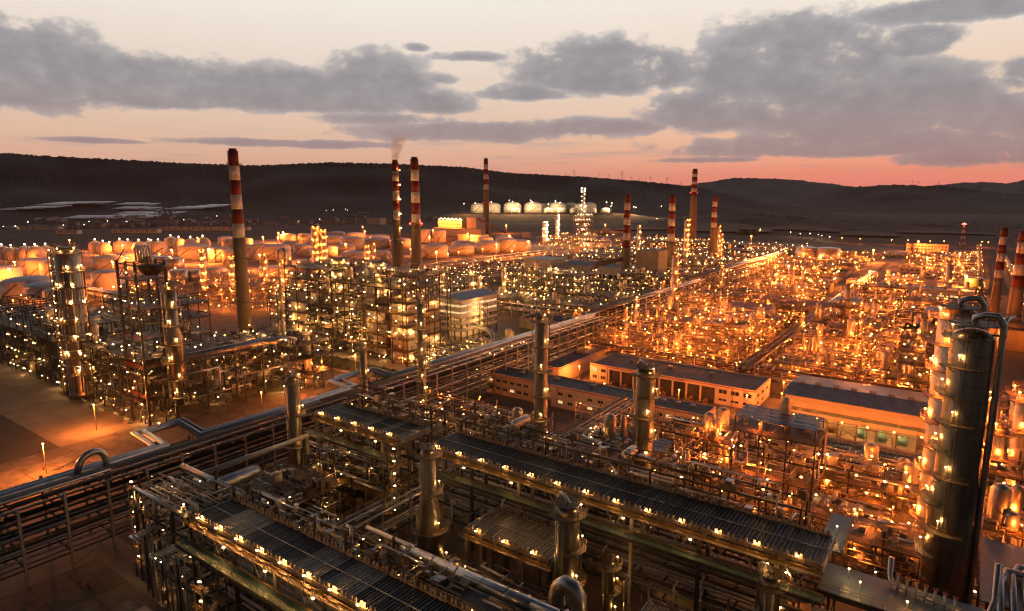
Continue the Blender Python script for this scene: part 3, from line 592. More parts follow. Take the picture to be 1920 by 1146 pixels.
# ================================================================== distillation columns
def plat_mesh(r, arc, w=1.4):
    k = max(6, int(arc/.3)); mb = MB().ring(0, 0, r, r+w, 0, .14, k, -arc/2, arc/2)
    for i in range(0, k+1, 2):
        a = -arc/2+arc*i/k; mb.bar((r*cos(a), r*sin(a), -1.0), ((r+w)*cos(a), (r+w)*sin(a), 0), .1)
    return mb.mesh('platform', M['deck'])
def prail_mesh(r, arc):
    k = max(6, int(arc/.3)); mb = MB(); R = r
    mb.rail([(R*cos(-arc/2+arc*i/k), R*sin(-arc/2+arc*i/k), .14) for i in range(k+1)], 1.1, .9, .055); return mb.mesh('railing', M['yellow'])
def column(x, y, z0, z1, r, label, m='column', plats=4, arc=3.4, face=-1.0, hoop=True, lamp='w', power=140, group=None, lamp_r=.2, prof=None, top_plat=True, nl=1, bands=True, cat='column', low=None, lit=None):
    t = Thing('process_column', label, cat, (x, y, z0), group); hd = r*.38
    if prof is None: prof = [(r*1.02, z0), (r*1.02, z0+2), (r, z0+2.2), (r, z1-hd)]+[(r*cos(a), z1-hd+hd*sin(a)) for a in (.35, .7, 1.05, 1.35)]+[(.02, z1)]
    rad = lambda z: np.interp(z, [p[1] for p in prof], [p[0] for p in prof])
    t.part('shell', MB().lathe(x, y, prof, 28), M[m])
    if bands:
        rg = cached(('jb', m), lambda: MB().ring(0, 0, .99, 1.012, 0, .16, 28).mesh('jacket_band', M[m]))
        z = z0+3
        while z < z1-hd-.5:
            q = rad(z); t.inst('jacket_band', rg, x, y, z, 0, (q, q, 1)); z += max(1.9, (z1-z0)/22)
    lo = z0+(z1-z0)*.18 if low is None else low
    zs = list(np.linspace(z1-hd-.8, lo, plats)) if plats else []
    for i, z in enumerate(zs):
        q = round(rad(z), 2); f = face+(.5 if i % 2 else -.35)*(i > 0); ar = arc if i else min(6.2, arc+1.2); k = (q, round(ar, 2))
        t.inst('platform', cached(('pl', k), lambda: plat_mesh(q, ar)), x, y, z, f); t.inst('railing', cached(('pr', k), lambda: prail_mesh(q+1.36, ar)), x, y, z, f)
        for j in range(nl):
            a = f+(j-(nl-1)/2)*1.1; lx, ly = x+(q+.55)*cos(a), y+(q+.55)*sin(a)
            t.part('lamp', MB().ball(lx, ly, z+2.3, lamp_r, .7).bar((lx, ly, z), (lx, ly, z+2.25), .07), E[lamp]) if False else (t.inst('lamp', cached(('cl', lamp), lambda: MB().ball(0, 0, 0, 1, .7).mesh('lamp', E[lamp])), lx, ly, z+2.3, 0, (lamp_r,)*3), t.inst('lamp_bracket', cached('lb', lambda: MB().box(-.04,.04,-.04,.04,0,2.2).mesh('lamp_bracket', M['steelwarm'])), lx, ly, z))
            t.light(x+(q+1.0)*cos(a), y+(q+1.0)*sin(a), z+1.9, power, lamp)
    if top_plat and r < 6:
        kk = round(r, 2); t.inst('top_platform', cached(('tp', kk), lambda: MB().ring(0, 0, kk*.3, kk*1.12, 0, .14, 18).mesh('top_platform', M['deck'])), x, y, z1+.25); t.inst('railing', cached(('tr', kk), lambda: MB().rail([(kk*1.08*cos(a*pi/9), kk*1.08*sin(a*pi/9), .14) for a in range(19)], 1.1, .9, .055).mesh('railing', M['yellow'])), x, y, z1+.25)
        for q in range(6): t.part('platform_strut', MB().bar((x+kk*.92*cos(q+.3), y+kk*.92*sin(q+.3), z1-hd), (x+kk*1.08*cos(q+.3), y+kk*1.08*sin(q+.3), z1+.25), .1), M['steel']) if depth(x, y) < 260 else None
    if plats:
        lad = MB(); a = face+arc*.42
        px, py = x+(r+.5)*cos(a), y+(r+.5)*sin(a)
        for s in (-.25, .25): lad.bar((px+s*sin(a), py-s*cos(a), z0), (px+s*sin(a), py-s*cos(a), zs[0]+1), .07)
        z = z0
        while z < zs[0]: lad.bar((px-.25*sin(a), py+.25*cos(a), z), (px+.25*sin(a), py-.25*cos(a), z), .05); z += .6
        t.part('ladder', lad, M['steel'])
    if hoop is not False and hoop is not None:
        a = hoop if hoop is not True else face+2.2; pr = max(.26, r*.15); R = r+pr+.22; hh = z1+max(1.3, r*.6)
        t.part('overhead_pipe', MB().tube([(x, y, z1-.2), (x, y, hh-.6), (x+.35*R*cos(a), y+.35*R*sin(a), hh), (x+.75*R*cos(a), y+.75*R*sin(a), hh), (x+R*cos(a), y+R*sin(a), hh-.8*r**.5), (x+R*cos(a), y+R*sin(a), z0+1)], pr, 10), M['clad'])
        for z in np.linspace(z0+(z1-z0)*.3, z1-hd, 3): t.part('pipe_bracket', MB().bar((x+r*.8*cos(a), y+r*.8*sin(a), z), (x+(R+pr)*cos(a), y+(R+pr)*sin(a), z), .5, .3), M['steel'])
    a = face-1.9
    t.part('riser_pipe', MB().tube([(x+(r-.2)*cos(a), y+(r-.2)*sin(a), z1-hd-2), (x+(r+.5)*cos(a), y+(r+.5)*sin(a), z1-hd-2), (x+(r+.5)*cos(a), y+(r+.5)*sin(a), z0)], max(.12, r*.07), 6), M['clad'])
    return t
# ================================================================== steel process frames
def frame(x0, x1, y0, y1, floors, label, kind='o', power=420, group=None, bay=7.5, deckm='deck', vessels=3, pipes=9, clutter=34, lamps=1.0, lit=.45, brace=True, roofs=0, wall=0.0, steel='steel', lamp_r=.3, drums=2, cat='process frame', name='process_frame', seed=None, railm='yellow', deck_p=1.0, runs=0, cm=('pipew', 'cladw')):
    R = random.Random(seed if seed is not None else int(x0*7+y0*13)); t = Thing(name, label, cat, ((x0+x1)/2, (y0+y1)/2, 0), group); ST = M[steel]
    nx, ny = max(1, round((x1-x0)/bay)), max(1, round((y1-y0)/bay)); xs = np.linspace(x0, x1, nx+1); ys = np.linspace(y0, y1, ny+1); top = floors[-1]; w = .34
    for x in xs:
        for y in ys:
            h = top+(R.choice((0, 1.2, 3.2)) if R.random() < .5 else 0); t.blk('post', ST, x-w/2, x+w/2, y-w/2, y+w/2, 0, h)
    for z in floors:
        b = MB()
        for y in ys: b.box(x0, x1, y-.1, y+.1, z-.42, z-.04)
        for x in xs: b.box(x-.11, x+.11, y0+.1, y1-.1, z-.44, z-.05)
        t.part('floor_beam', b, ST)
        if R.random() < deck_p:
            a, c = (x0-.7, x1+.7) if R.random() < .7 else sorted((R.choice(list(xs[:-1])), x1+.7)); t.blk('deck', M[deckm], a, c, y0-.7, y1+.7, z, z+.08)
            t.part('railing', MB().rail([(a, y1+.65, z), (a, y0-.65, z), (c, y0-.65, z), (c, y1+.65, z)], 1.1, 2.2, .07), M[railm])
    zz = [0]+list(floors)
    if brace:
        for i in range(len(zz)-1):
            for _ in range(2):
                if R.random() < .6:
                    k = R.randrange(nx); a, b = (k, k+1) if R.random() < .5 else (k+1, k); t.part('brace', MB().bar((xs[a], y0, zz[i]), (xs[b], y0, zz[i+1]-.4), .2), ST)
                else:
                    k = R.randrange(ny); a, b = (k, k+1) if R.random() < .5 else (k+1, k); t.part('brace', MB().bar((x1, ys[a], zz[i]), (x1, ys[b], zz[i+1]-.4), .2), ST)
    vm = cached('vessel', lambda: MB().lathe(0, 0, [(.02,0),(.7,.04),(1,.14),(1,.86),(.7,.96),(.02,1)], 14).mesh('vessel', M['cladw']))
    dm = cached('drum', lambda: MB().lathe(0, 0, [(.02,-.5),(.7,-.47),(1,-.4),(1,.4),(.7,.47),(.02,.5)], 14, 'x').mesh('drum', M['cladw']))
    for _ in range(vessels):
        r = R.uniform(.8, 1.9); i = R.randrange(len(zz)); z = zz[i]+.2; h = R.uniform(3.5, 9); t.inst('vessel', vm, R.uniform(x0+r, x1-r), R.uniform(y0+r, y1-r), z, 0, (r, r, h))
    for _ in range(drums):
        r = R.uniform(.5, 1.1); i = R.randrange(len(zz)); L = R.uniform(4, 7); x, y = R.uniform(x0+L/2, max(x0+L/2+.1, x1-L/2)), R.uniform(y0+r, y1-r); rz = R.choice((0, pi/2)); t.inst('drum', dm, x, y, zz[i]+r+.7, rz, (L, r, r))
        for s in (-.3, .3): t.blk('saddle', M['conc'], x+s*L*cos(rz)-.3, x+s*L*cos(rz)+.3, y+s*L*sin(rz)-.3, y+s*L*sin(rz)+.3, zz[i]+.08, zz[i]+.9)
    def run(q, lo, hi):
        x, y, z = R.uniform(x0, x1), R.uniform(y0, y1), R.choice(zz)+R.uniform(lo, hi); pts = [(x, y, z)]
        for _ in range(R.randint(2, 5)):
            d = R.choice('xyz') if len(pts) > 1 else R.choice('xxy')
            if d == 'x': x = min(x1+.5, max(x0-.5, x+R.uniform(-11, 11)))
            elif d == 'y': y = min(y1+.5, max(y0-.5, y+R.uniform(-8, 8)))
            else: z = min(top+2.2, max(.4, z+R.uniform(-6, 6)))
            if hypot(x-pts[-1][0], y-pts[-1][1])+abs(z-pts[-1][2]) > .8: pts.append((x, y, z))
        return pts
    for i in range(pipes):
        p = run(0, .5, 3)
        if len(p) > 1: t.part('pipe', MB().tube(p, R.uniform(.16, .42), 7), M[R.choice(('clad','pipe','pipew','cladw','pipeb'))])
    for i in range(runs):
        z = R.choice(floors)-R.uniform(.3, 2.2); y = R.uniform(y0, y1); t.part('pipe', MB().tube([(x0-.8, y, z), (x1+.8, y, z)], R.uniform(.15, .32), 6), M[R.choice(('cladw','pipew','clad'))])
    for mm, sc in ((cm[0], .55), (cm[1], .45)):
        mb = MB()
        for i in range(int(clutter*sc)):
            p = run(0, .3, 3.4)
            if len(p) > 1: mb.tube(p, R.uniform(.07, .17), 5, False)
        for i in range(int(clutter*sc*.8)):
            z = R.choice(zz)+.08; x, y = R.uniform(x0, x1), R.uniform(y0, y1); a, b, h = R.uniform(.2, .8), R.uniform(.2, .8), R.uniform(.4, 1.9); mb.box(x-a, x+a, y-b, y+b, z, z+h)
        if mb.v: t.part('small_pipework', mb, M[mm], stuff=True)
    for i in range(roofs):
        k = R.randrange(nx); z = top+3.4; mb = MB()
        for j in range(8): mb.box(xs[k]+.1, xs[k+1]-.1, y0+(y1-y0)*j/8, y0+(y1-y0)*(j+.8)/8, z+.12*(j % 2), z+.12*(j % 2)+.1)
        t.part('canopy', mb, M['bluer'])
        for y in (y0+.3, y1-.3):
            for x in (xs[k]+.3, xs[k+1]-.3): t.blk('canopy_post', ST, x-.1, x+.1, y-.1, y+.1, top, z+.05)
    if wall:
        t.blk('wall_panel', M['concl'], x0+.3, x1-.3, (y0+y1)/2, (y0+y1)/2+.3, 0, top*wall)
    mb = MB(); cand = []
    for z in zz:
        zl = z+2.6
        for i in range(max(2, int((x1-x0)/5.2))): cand.append((x0+(x1-x0)*(i+R.random())/max(2, int((x1-x0)/5.2)), y0-.4 if R.random() < .6 else R.uniform(y0, y1), zl))
        for i in range(max(1, int((y1-y0)/5.5))): cand.append((x1+.4 if R.random() < .6 else R.uniform(x0, x1), y0+(y1-y0)*(i+R.random())/max(1, int((y1-y0)/5.5)), zl))
    mb2 = MB(); R.shuffle(cand); cand = cand[:int(len(cand)*lamps)]; nlit = max(1, int(len(cand)*lit)) if power else 0
    for i, (x, y, z) in enumerate(cand):
        if i >= 300: break
        (mb if R.random() < .78 else mb2).ball(x, y, z, lamp_r*R.choice((.55,.75,.9,1,1.35)), .75)
        if i < nlit: t.light(x+R.uniform(-.6, .6), y-.7, z-.5, power*R.uniform(.7, 1.3), kind)
    if mb.v: t.part('lamps', mb, E[kind], stuff=True)
    if mb2.v: t.part('lamps', mb2, E['o' if kind != 'o' else 'w'], stuff=True)
    return t
# ================================================================== pipe racks
def rack(x0, x1, y0, y1, tiers, label, along='y', step=9, per=9, post='concl', pw=.5, big=(), power=0, kind='o', lampstep=0, name='pipe_rack', group=None, rmax=.36, pm=('pipe','pipe','clad','pipew','pipeb'), beams=True, truss=True, seed=3, walk=False, half=True):
    R = random.Random(seed+int(x0+y0)); t = Thing(name, label, 'pipe rack', ((x0+x1)/2, (y0+y1)/2, 0), group); top = tiers[-1]
    L0, L1, A0, A1 = (y0, y1, x0, x1) if along == 'y' else (x0, x1, y0, y1); n = max(1, int((L1-L0)/step))
    def pt(l, a, z): return (a, l, z) if along == 'y' else (l, a, z)
    for i in range(n+1):
        l = L0+(L1-L0)*i/n
        for a in (A0, A1):
            p = pt(l, a, 0); h = top+(.6 if i % 3 else 1.6); t.blk('post', M[post], p[0]-pw/2, p[0]+pw/2, p[1]-pw/2, p[1]+pw/2, 0, h)
        if beams:
            b = MB()
            for z in tiers: b.bar(pt(l, A0+pw/2, z-.3), pt(l, A1-pw/2, z-.3), .3, .4)
            t.part('cross_beam', b, M['beam'])
    for z in (tiers if len(tiers) < 4 else tiers[::2]+tiers[-1:]):
        b = MB()
        for a in (A0, A1): b.bar(pt(L0, a, z-.75), pt(L1, a, z-.75), .22, .35)
        t.part('side_beam', b, M['beam'])
    if truss:
        for i in range(0, n, 3):
            l, l2 = L0+(L1-L0)*i/n, L0+(L1-L0)*(i+1)/n; t.part('brace', MB().bar(pt(l, A1, .2), pt(l2, A1, tiers[0]), .22).bar(pt(l2, A1, .2), pt(l, A1, tiers[0]), .22), M[post])
    for zi, z in enumerate(tiers):
        a = A0+.7
        while a < A1-.5:
            r = R.uniform(.1, rmax)
            if R.random() < .8:
                s, e = L0-1, L1+1
                if half and R.random() < .3: s = L0+R.random()*.4*(L1-L0)
                if half and R.random() < .3: e = L1-R.random()*.4*(L1-L0)
                t.part('pipe', MB().tube([pt(s, a, z+r-.08), pt(e, a, z+r-.08)], r, 7), M[R.choice(pm)])
            a += 2*r+R.uniform(.25, .7)*(A1-A0)/per
    for pts, r in big: t.part('main_pipe', MB().tube(pts, r, 12), M['clad'])
    if walk:
        for a in (A0-.9,):
            p, q = pt(L0, a-.5, top), pt(L1, a+.5, top+.1); t.blk('walkway', M['deck'], min(p[0], q[0]), max(p[0], q[0]), min(p[1], q[1]), max(p[1], q[1]), top, top+.1)
            t.part('railing', MB().rail([pt(L0, a-.5, top), pt(L1, a-.5, top)], 1.1, 2.4, .07), M['yellow'])
    if lampstep:
        mb = MB(); l = L0+2; i = 0
        while l < L1:
            p = pt(l, A1+.3 if i % 2 else A0-.2, tiers[0]+1.6 if i % 3 else top+1.2); mb.ball(*p, .3 if depth(*pt(l, A0, 0)[:2]) > 250 else .2, .7)
            if power: t.light(p[0], p[1]-.5, p[2]-.6, power, kind)
            l += lampstep*R.uniform(.7, 1.3); i += 1
        t.part('lamps', mb, E[kind], stuff=True)
    return t
# ================================================================== air cooler banks
def cooler(x0, x1, y0, y1, zt, label, bays, fins, walk=True, tiers=(5, 8.5, 12), power=60, lamp_every=1, seed=1, sub=3, under=True, post_step=2, fan=True, vbr=True, legs=True):
    R = random.Random(seed); t = Thing('air_cooler_bank', label, 'air cooler', ((x0+x1)/2, (y0+y1)/2, 0)); bw = (x1-x0)/bays
    pw_ = bw/sub-.14; L = y1-y0-1.6
    def panel(m):
        mb = MB().box(-pw_/2, pw_/2, -L/2, L/2, 0, .35); k = max(2, round(pw_/.66))
        for i in range(k): xx = -pw_/2+pw_*(i+.5)/k; mb.box(xx-.2, xx+.2, -L/2+.1, L/2-.1, .352, .56)
        mb.box(-pw_/2-.06, -pw_/2+.03, -L/2-.1, L/2+.1, .1, .66)
        return mb.mesh('tube_bundle', m)
    for b in range(bays):
        for s in range(sub):
            m = fins(b, s); cx = x0+bw*b+bw*(s+.5)/sub; t.inst('tube_bundle', cached(('tb', m, round(pw_, 2), round(L, 2)), lambda: panel(M[m])), cx, (y0+y1)/2, zt-.35+R.uniform(-.07, .07))
            for e, yy in ((0, y0+.45), (1, y1-.45)): t.inst('header_box', cached(('hb', round(pw_, 2)), lambda: MB().box(-pw_/2, pw_/2, -.28, .28, 0, .75).box(-pw_*.3, -pw_*.12, -.12, .12, .75, 1.5).box(pw_*.12, pw_*.3, -.12, .12, .75, 1.5).mesh('header_box', M['steelwarm'])), cx, yy, zt-.35)
        if fan:
            for yy in (y0+(y1-y0)*.27, y0+(y1-y0)*.73): t.inst('fan_ring', cached(('fan', round(bw, 1)), lambda: MB().lathe(0, 0, [(bw*.36,0),(bw*.36,1.1),(bw*.46,1.8)], 18).mesh('fan_ring', M['galv'])), x0+bw*(b+.5), yy, zt-2.6)
    dv = cached(('dv', round(L, 2)), lambda: MB().box(-.03, .03, -L/2, L/2, 0, .42).mesh('divider', M['galv']))
    for b in range(bays*sub+1):
        if sub < 3 or b % 3 == 0 or rnd.random() < .55: t.inst('divider', dv, x0+(x1-x0)*b/(bays*sub), (y0+y1)/2, zt-.15, 0, (1.7 if b % sub == 0 else 1, 1, 1))
    t.part('tie_beam', MB().box(x0, x1, (y0+y1)/2-.06, (y0+y1)/2+.06, zt+.22, zt+.36), M['galv'])
    for yy, s in ((y0, -1), (y1, 1)):
        t.blk('fascia', M['yellow'], x0-.4, x1+.4, yy+.0*s-.06, yy+.06, zt-1.15, zt-.7)
        t.blk('walkway', M['deck'], x0-.6, x1+.6, min(yy, yy+s*.9)+.07, max(yy, yy+s*.9), zt-1.3, zt-1.2)
        t.part('railing', MB().rail([(x0-.6, yy+s*1.05, zt-1.2), (x1+.6, yy+s*1.05, zt-1.2)], 1.15, 1.6, .06), M['yellow'])
    for xx in (x0-.4, x1+.4): t.blk('end_beam', M['galv'], xx-.1, xx+.1, y0+.2, y1-.2, zt-1.0, zt+.3)
    zl = zt-4.2
    if walk:
        t.blk('green_walkway', M['green'], x0-1, x1+1, y0-2.9, y0-.9, zl, zl+.12); t.blk('kick_beam', M['yellow'], x0-1, x1+1, y0-.88, y0-.72, zl-.2, zl+.22)
        t.blk('skirt_beam', M['steel'], x0-1, x1+1, y0-3.02, y0-2.91, zl-.55, zl+.1)
        t.part('railing', MB().rail([(x0-1, y0-2.85, zl+.1), (x1+1, y0-2.85, zl+.1)], 1.15, 1.5, .06), M['steelwarm'])
    for b in range(bays+1):
        xx = x0+bw*b
        if vbr and b < bays:
            for s in (-1, 1): t.part('strut', MB().bar((xx+bw*.5, y0-.45, zl+.1), (xx+bw*.5+s*1.7, y0-.45, zt-1.2), .2), M['galv'])
        if legs and b % post_step == 0:
            for yy in (y0+.6, (y0+y1)/2, y1-.6): t.blk('post', M['steel' if (b//post_step) % 2 else 'concl'], xx-.3, xx+.3, yy-.3, yy+.3, 0, zt-1.4)
    if under:
        for z in tiers:
            for yy in (y0+.6, y1-.6): t.blk('tier_beam', M['steel'], x0, x1, yy-.18, yy+.18, z-.5, z-.1)
            for b in range(0, bays+1): t.blk('tier_beam', M['steel'], x0+bw*b-.15, x0+bw*b+.15, y0+.8, y1-.8, z-.52, z-.12)
            yy = y0+1.4
            while yy < y1-1:
                r = R.uniform(.1, .38); yy += r
                if R.random() < .85: t.part('pipe', MB().tube([(x0+R.uniform(-1, 6), yy, z+r), (x1-R.uniform(-1, 8), yy, z+r)], r, 7), M[R.choice(('clad','pipe','pipew','pipeb'))])
                yy += r+R.uniform(.15, .7)
    lm = cached('fl', lambda: MB().box(-.22, .22, -.09, .09, 0, .16).mesh('lamp', E['w'])); lb = cached('flb', lambda: MB().box(-.04,.04,-.04,.04,-1.7,0).mesh('lamp_bracket', M['galv']))
    for b in range(bays):
        if b % lamp_every: continue
        xx = x0+bw*(b+.5); t.inst('lamp', lm, xx, y0-.55, zt+1.05, .5); t.inst('lamp_bracket', lb, xx, y0-.55, zt+1.05); t.light(xx, y0+.1, zt+1.0, power*2.2, 'w')
        if walk and b % 2: t.inst('lamp', lm, xx+2, y0-.6, zl+2.3, .5); t.inst('lamp_bracket', lb, xx+2, y0-.6, zl+2.3); t.light(xx+2, y0-1.2, zl+2.2, power*.55, 'w')
    return t
# ================================================================== buildings
def windows(t, face, a, u0, u1, zs, n, w, h, lit=False, rec=.12, skip=()):
    gm = cube(E['win'] if lit else M['glass'])
    def fm():
        mb = MB()
        for z in (-.5, .5): mb.box(-.56, .56, -.5, .5, z-.05, z+.05)
        for x in (-.53, 0, .53): mb.box(x-.03, x+.03, -.49, .49, -.45, .45)
        return mb.mesh('window', M['white'])
    f = cached('winframe', fm)
    for z in zs:
        for i in range(n):
            if i in skip: continue
            u = u0+(u1-u0)*(i+.5)/n
            x, y, rz = (u, a, 0) if face == 'y' else (a, u, pi/2)
            o = t.inst('window', f, x, y, z, rz, (w, .16, h)); link('pane', gm if lit or rnd.random() > .14 else cube(E['win']), o, (0, .15, 0), 0, (1.02, .6, .98))
def building(x0, x1, y0, y1, h, label, name='plant_building', wallm='wall', roofm='roof', par=.6, wins=None, cat='building', group=None, band=True):
    t = Thing(name, label, cat, ((x0+x1)/2, (y0+y1)/2, 0), group)
    t.blk('wall', M[wallm], x0, x1, y0, y1, 0, h)
    t.blk('roof', M[roofm], x0+.35, x1-.35, y0+.35, y1-.35, h+.005, h+.12)
    for a in ((x0,x1,y0,y0+.3),(x0,x1,y1-.3,y1),(x0,x0+.3,y0+.3,y1-.3),(x1-.3,x1,y0+.3,y1-.3)): t.blk('parapet', M[wallm], a[0], a[1], a[2], a[3], h+.002, h+par)
    if band:
        t.blk('eave_band', M['band'], x0-.06, x1+.06, y0-.06, y0-.005, h-.1, h+.25); t.blk('eave_band', M['band'], x1+.005, x1+.06, y0, y1, h-.1, h+.25)
    if h > 4:
        q = x0+(x1-x0)*.47; t.blk('door', M['steelwarm'], q-.7, q+.7, y0-.07, y0+.05, .02, 2.2); t.blk('door_canopy', M['concl'], q-1.2, q+1.2, y0-1.1, y0-.08, 2.5, 2.65)
        for f in (.12, .52, .88): t.blk('downpipe', M['galv'], x0+(x1-x0)*f-.07, x0+(x1-x0)*f+.07, y0-.2, y0-.07, 0, h-.12)
        for f in (.2, .45, .7): u = x0+(x1-x0)*f; t.blk('roof_unit', M['galv'], u-.9, u+.9, y0+(y1-y0)*.6-.7, y0+(y1-y0)*.6+.7, h+.121, h+1.3)
    n = int((x1-x0)/6)
    for i in range(1, n): t.blk('roof_joint', M['beam'], x0+(x1-x0)*i/n-.07, x0+(x1-x0)*i/n+.07, y0+.4, y1-.4, h+.122, h+.17)
    return t
def vents(t, pts, z, r=.5):
    for x, y in pts: t.inst('roof_vent', cached('vent', lambda: MB().lathe(0, 0, [(.5,0),(.5,.8),(.9,.9),(.8,1.2),(.05,1.5)], 10).mesh('roof_vent', M['galv'])), x, y, z, 0, (r, r, r))
# ================================================================== PLACEMENT: pipe racks
top_z = 16.9
def PZ(px, py, z=top_z): x, y = P(px, py, z); return (x, y, z)
def loop_line(dx):
    xl = -164.6+dx; return [(xl,-5,top_z),(xl,73+dx,top_z),(xl-11,73+dx,top_z+1.2),(xl-11,86-dx,top_z+1.2),(xl,86-dx,top_z),(xl,139-dx*2,top_z),(xl-10,139-dx*2,top_z+1),(xl-10,153+dx,top_z+1),(xl,153+dx,top_z),(xl+.5,305,top_z)]
rack(-166, -153, -2, 302, (4.2, 7.2, 10.2, 13.2, 16), 'long multi tier pipe rack with two fat silver pipes on top, beside the paved apron', big=[(loop_line(0), .62), (loop_line(1.9), .8), ([(-160.6,-5,16.8),(-160.6,300,16.8)], .38), ([(-159,8,16.8),(-159,60,16.8),(-159,60,13.5)], .3), ([(-161.8,54.4,17.2),(-161.8,55.2,19.6),(-161.8,56.4,20.9),(-161.8,58,21.3),(-161.8,59.4,20.9),(-161.8,60.3,19.8),(-161.8,60.6,18),(-161.8,60.6,12)], .75), ([(-158.5,250,18),(-158.5,120,18)], .45)], step=8.4, rmax=.34, kind='o', lampstep=0, pm=('pipeb','steel','steel','clad','pipew'))  # dark pipe materials put the shade under the top pipes into colour
rack(-171, -160, 304, 480, (5, 8.2, 11.4, 14.6, 16.5), 'tall middle stretch of the pipe rack with pale posts beside the bright process units', big=[([(-167,303,17.2),(-167,481,17.2)], .7), ([(-163.4,303,17.2),(-163.4,481,17.2)], .5)], step=10, post='pipew', pw=.7, kind='o', lampstep=26, power=500, rmax=.3, pm=('pipeb','steel','pipew','clad'))  # dark pipe materials again carry the shade of the tiers
rack(-183, -172, 484, 780, (5, 10, 15.5), 'far stretch of the pipe rack glowing red under the sodium lamps', big=[([(-180,482,16.4),(-180,780,16.4)], .9), ([(-175,482,16.4),(-175,780,16.4)], .7)], step=12, post='pipew', pw=.7, rmax=.5, kind='o', lampstep=28, power=2600)
rack(-77, -69, 272, 700, (5.5, 8), 'secondary pipe rack running away between the two fields of bright units', step=12, big=[([(-75,268,9),(-75,700,9)], .6), ([(-72.5,268,9),(-72.5,700,9)], .7), ([(-70.5,268,9),(-70.5,500,9)], .45)], kind='o', lampstep=18, power=600, post='pipew')
rack(-150, 6, 272, 279, (5, 8), 'low cross rack with square pipe loops behind the white pump house', along='x', step=9, big=[([(-122+i*9.5,272,9),(-122+i*9.5,277,9.6),(-119+i*9.5,277,9.6),(-119+i*9.5,272,9)], .55) for i in range(7)], lampstep=14, power=500)
rack(-152, -106, 166, 171, (5, 8.5), 'narrow orange lit pipe bridge before the low white building', along='x', step=7, pw=.35, lampstep=4.5, power=230, walk=True, rmax=.25, per=7)
rack(-106, -68, 186, 190, (5, 8.5), 'narrow orange lit pipe bridge passing between the two slim columns', along='x', step=7, pw=.35, lampstep=6, power=230, rmax=.25, per=7)
rack(-94, -88, 126, 200, (6, 9.5), 'pale pipe bridge running from the long cooler bank to the low white building', step=8, pw=.4, rmax=.35, lampstep=12, power=130, kind='w', walk=True)
rack(-99, -94.5, 69, 102, (10, 14), 'short pipe bridge joining the two cooler banks over the brown yard', step=7, pw=.4, walk=True, rmax=.3, lampstep=9, power=60, kind='w')
rack(-256, -176, 343, 351, (5, 8.5), 'cross rack with pale posts behind the open sided tower building', along='x', step=9, post='pipew', lampstep=20, power=500, kind='o')
rack(-420, -256, 343, 350, (6, 10), 'cross rack running behind the reactor tower', along='x', step=10, lampstep=15, power=500, kind='w')
rack(-640, -420, 208, 216, (5, 8), 'long silver pipe bridge along the front of the tank farm', along='x', step=12, big=[([(-640,210,9),(-420,210,9)], .9), ([(-640,214,9),(-420,214,9)], .6)], lampstep=30, power=900)
rack(-480, -470, 236, 760, (4, 7), 'pipe rack leading up between the tank rows', step=16, lampstep=40, power=1500, rmax=.5)
rack(-420, -180, 600, 610, (5, 9), 'broad cross rack before the far black bridge', along='x', step=14, big=[([(-420,603,10),(-330,603,10),(-330,603,13),(-320,603,13),(-320,603,10),(-180,603,10)], .9)], rmax=.6, lampstep=24, power=900, kind='w')
rack(-66, 6, 540, 546, (4, 6), 'low cross rack before the treatment basins', along='x', step=12, lampstep=14, power=500)
rack(8, 12, 560, 1220, (5, 7), 'lamp lit pipe track along the perimeter road', step=22, lampstep=22, power=420, rmax=.3, per=4)
rack(34, 38, 470, 1000, (5, 7), 'second pipe track outside the perimeter road', step=22, lampstep=26, power=420, rmax=.3, per=4)
rack(-420, -330, 166, 171, (8, 14, 20), 'tall dark rack behind the coker frame', along='x', step=9, lampstep=9, power=240, kind='w')
# ================================================================== air cooler banks in the foreground
cooler(-99, -14.5, 104, 115.6, 22, 'long black air cooler bank with a row of edge lamps crossing the lower middle', 13, lambda b, s: 'fin', seed=3, power=75, tiers=(6, 9.5, 13))
cooler(-138.5, -106.5, 102.4, 113.2, 22.5, 'shorter black air cooler bank beside the pipe rack, in line with the long one', 5, lambda b, s: 'fin' if (b*3+s) not in (7, 8, 11, 14) else ('finb' if s == 1 else 'fing'), seed=4, power=75, tiers=(6, 9.5, 13))
def finL(b, s):
    k = b*3+s
    return 'fin' if k < 3 else 'louv' if k < 7 else 'fin' if k < 14 else 'fing' if k < 17 else 'fin' if k < 18 else 'fing' if k < 21 else 'fin'
cooler(-111, -38, 54.5, 63.4, 22, 'air cooler bank with pale and black louvre strips at the bottom of the picture', 12, finL, seed=5, power=175, tiers=(6, 9.5, 13))
cooler(-75.5, -56, 89.5, 100, 15.2, 'small air cooler with pale panels between the stepped column and the dome topped column', 3, lambda b, s: 'fing', walk=False, under=False, fan=False, vbr=False, post_step=1, power=60, seed=6)
cooler(-37, -19, 80, 92, 14, 'small pale panelled air cooler at the bottom edge below the long bank', 3, lambda b, s: 'louv', walk=False, under=False, fan=False, vbr=False, post_step=1, power=50, seed=7)
cooler(-45, -7, 193, 202, 8.5, 'dark low air cooler row before the compressor hall', 9, lambda b, s: 'fin', walk=False, under=False, vbr=False, sub=2, post_step=1, power=160, lamp_every=2, seed=8)
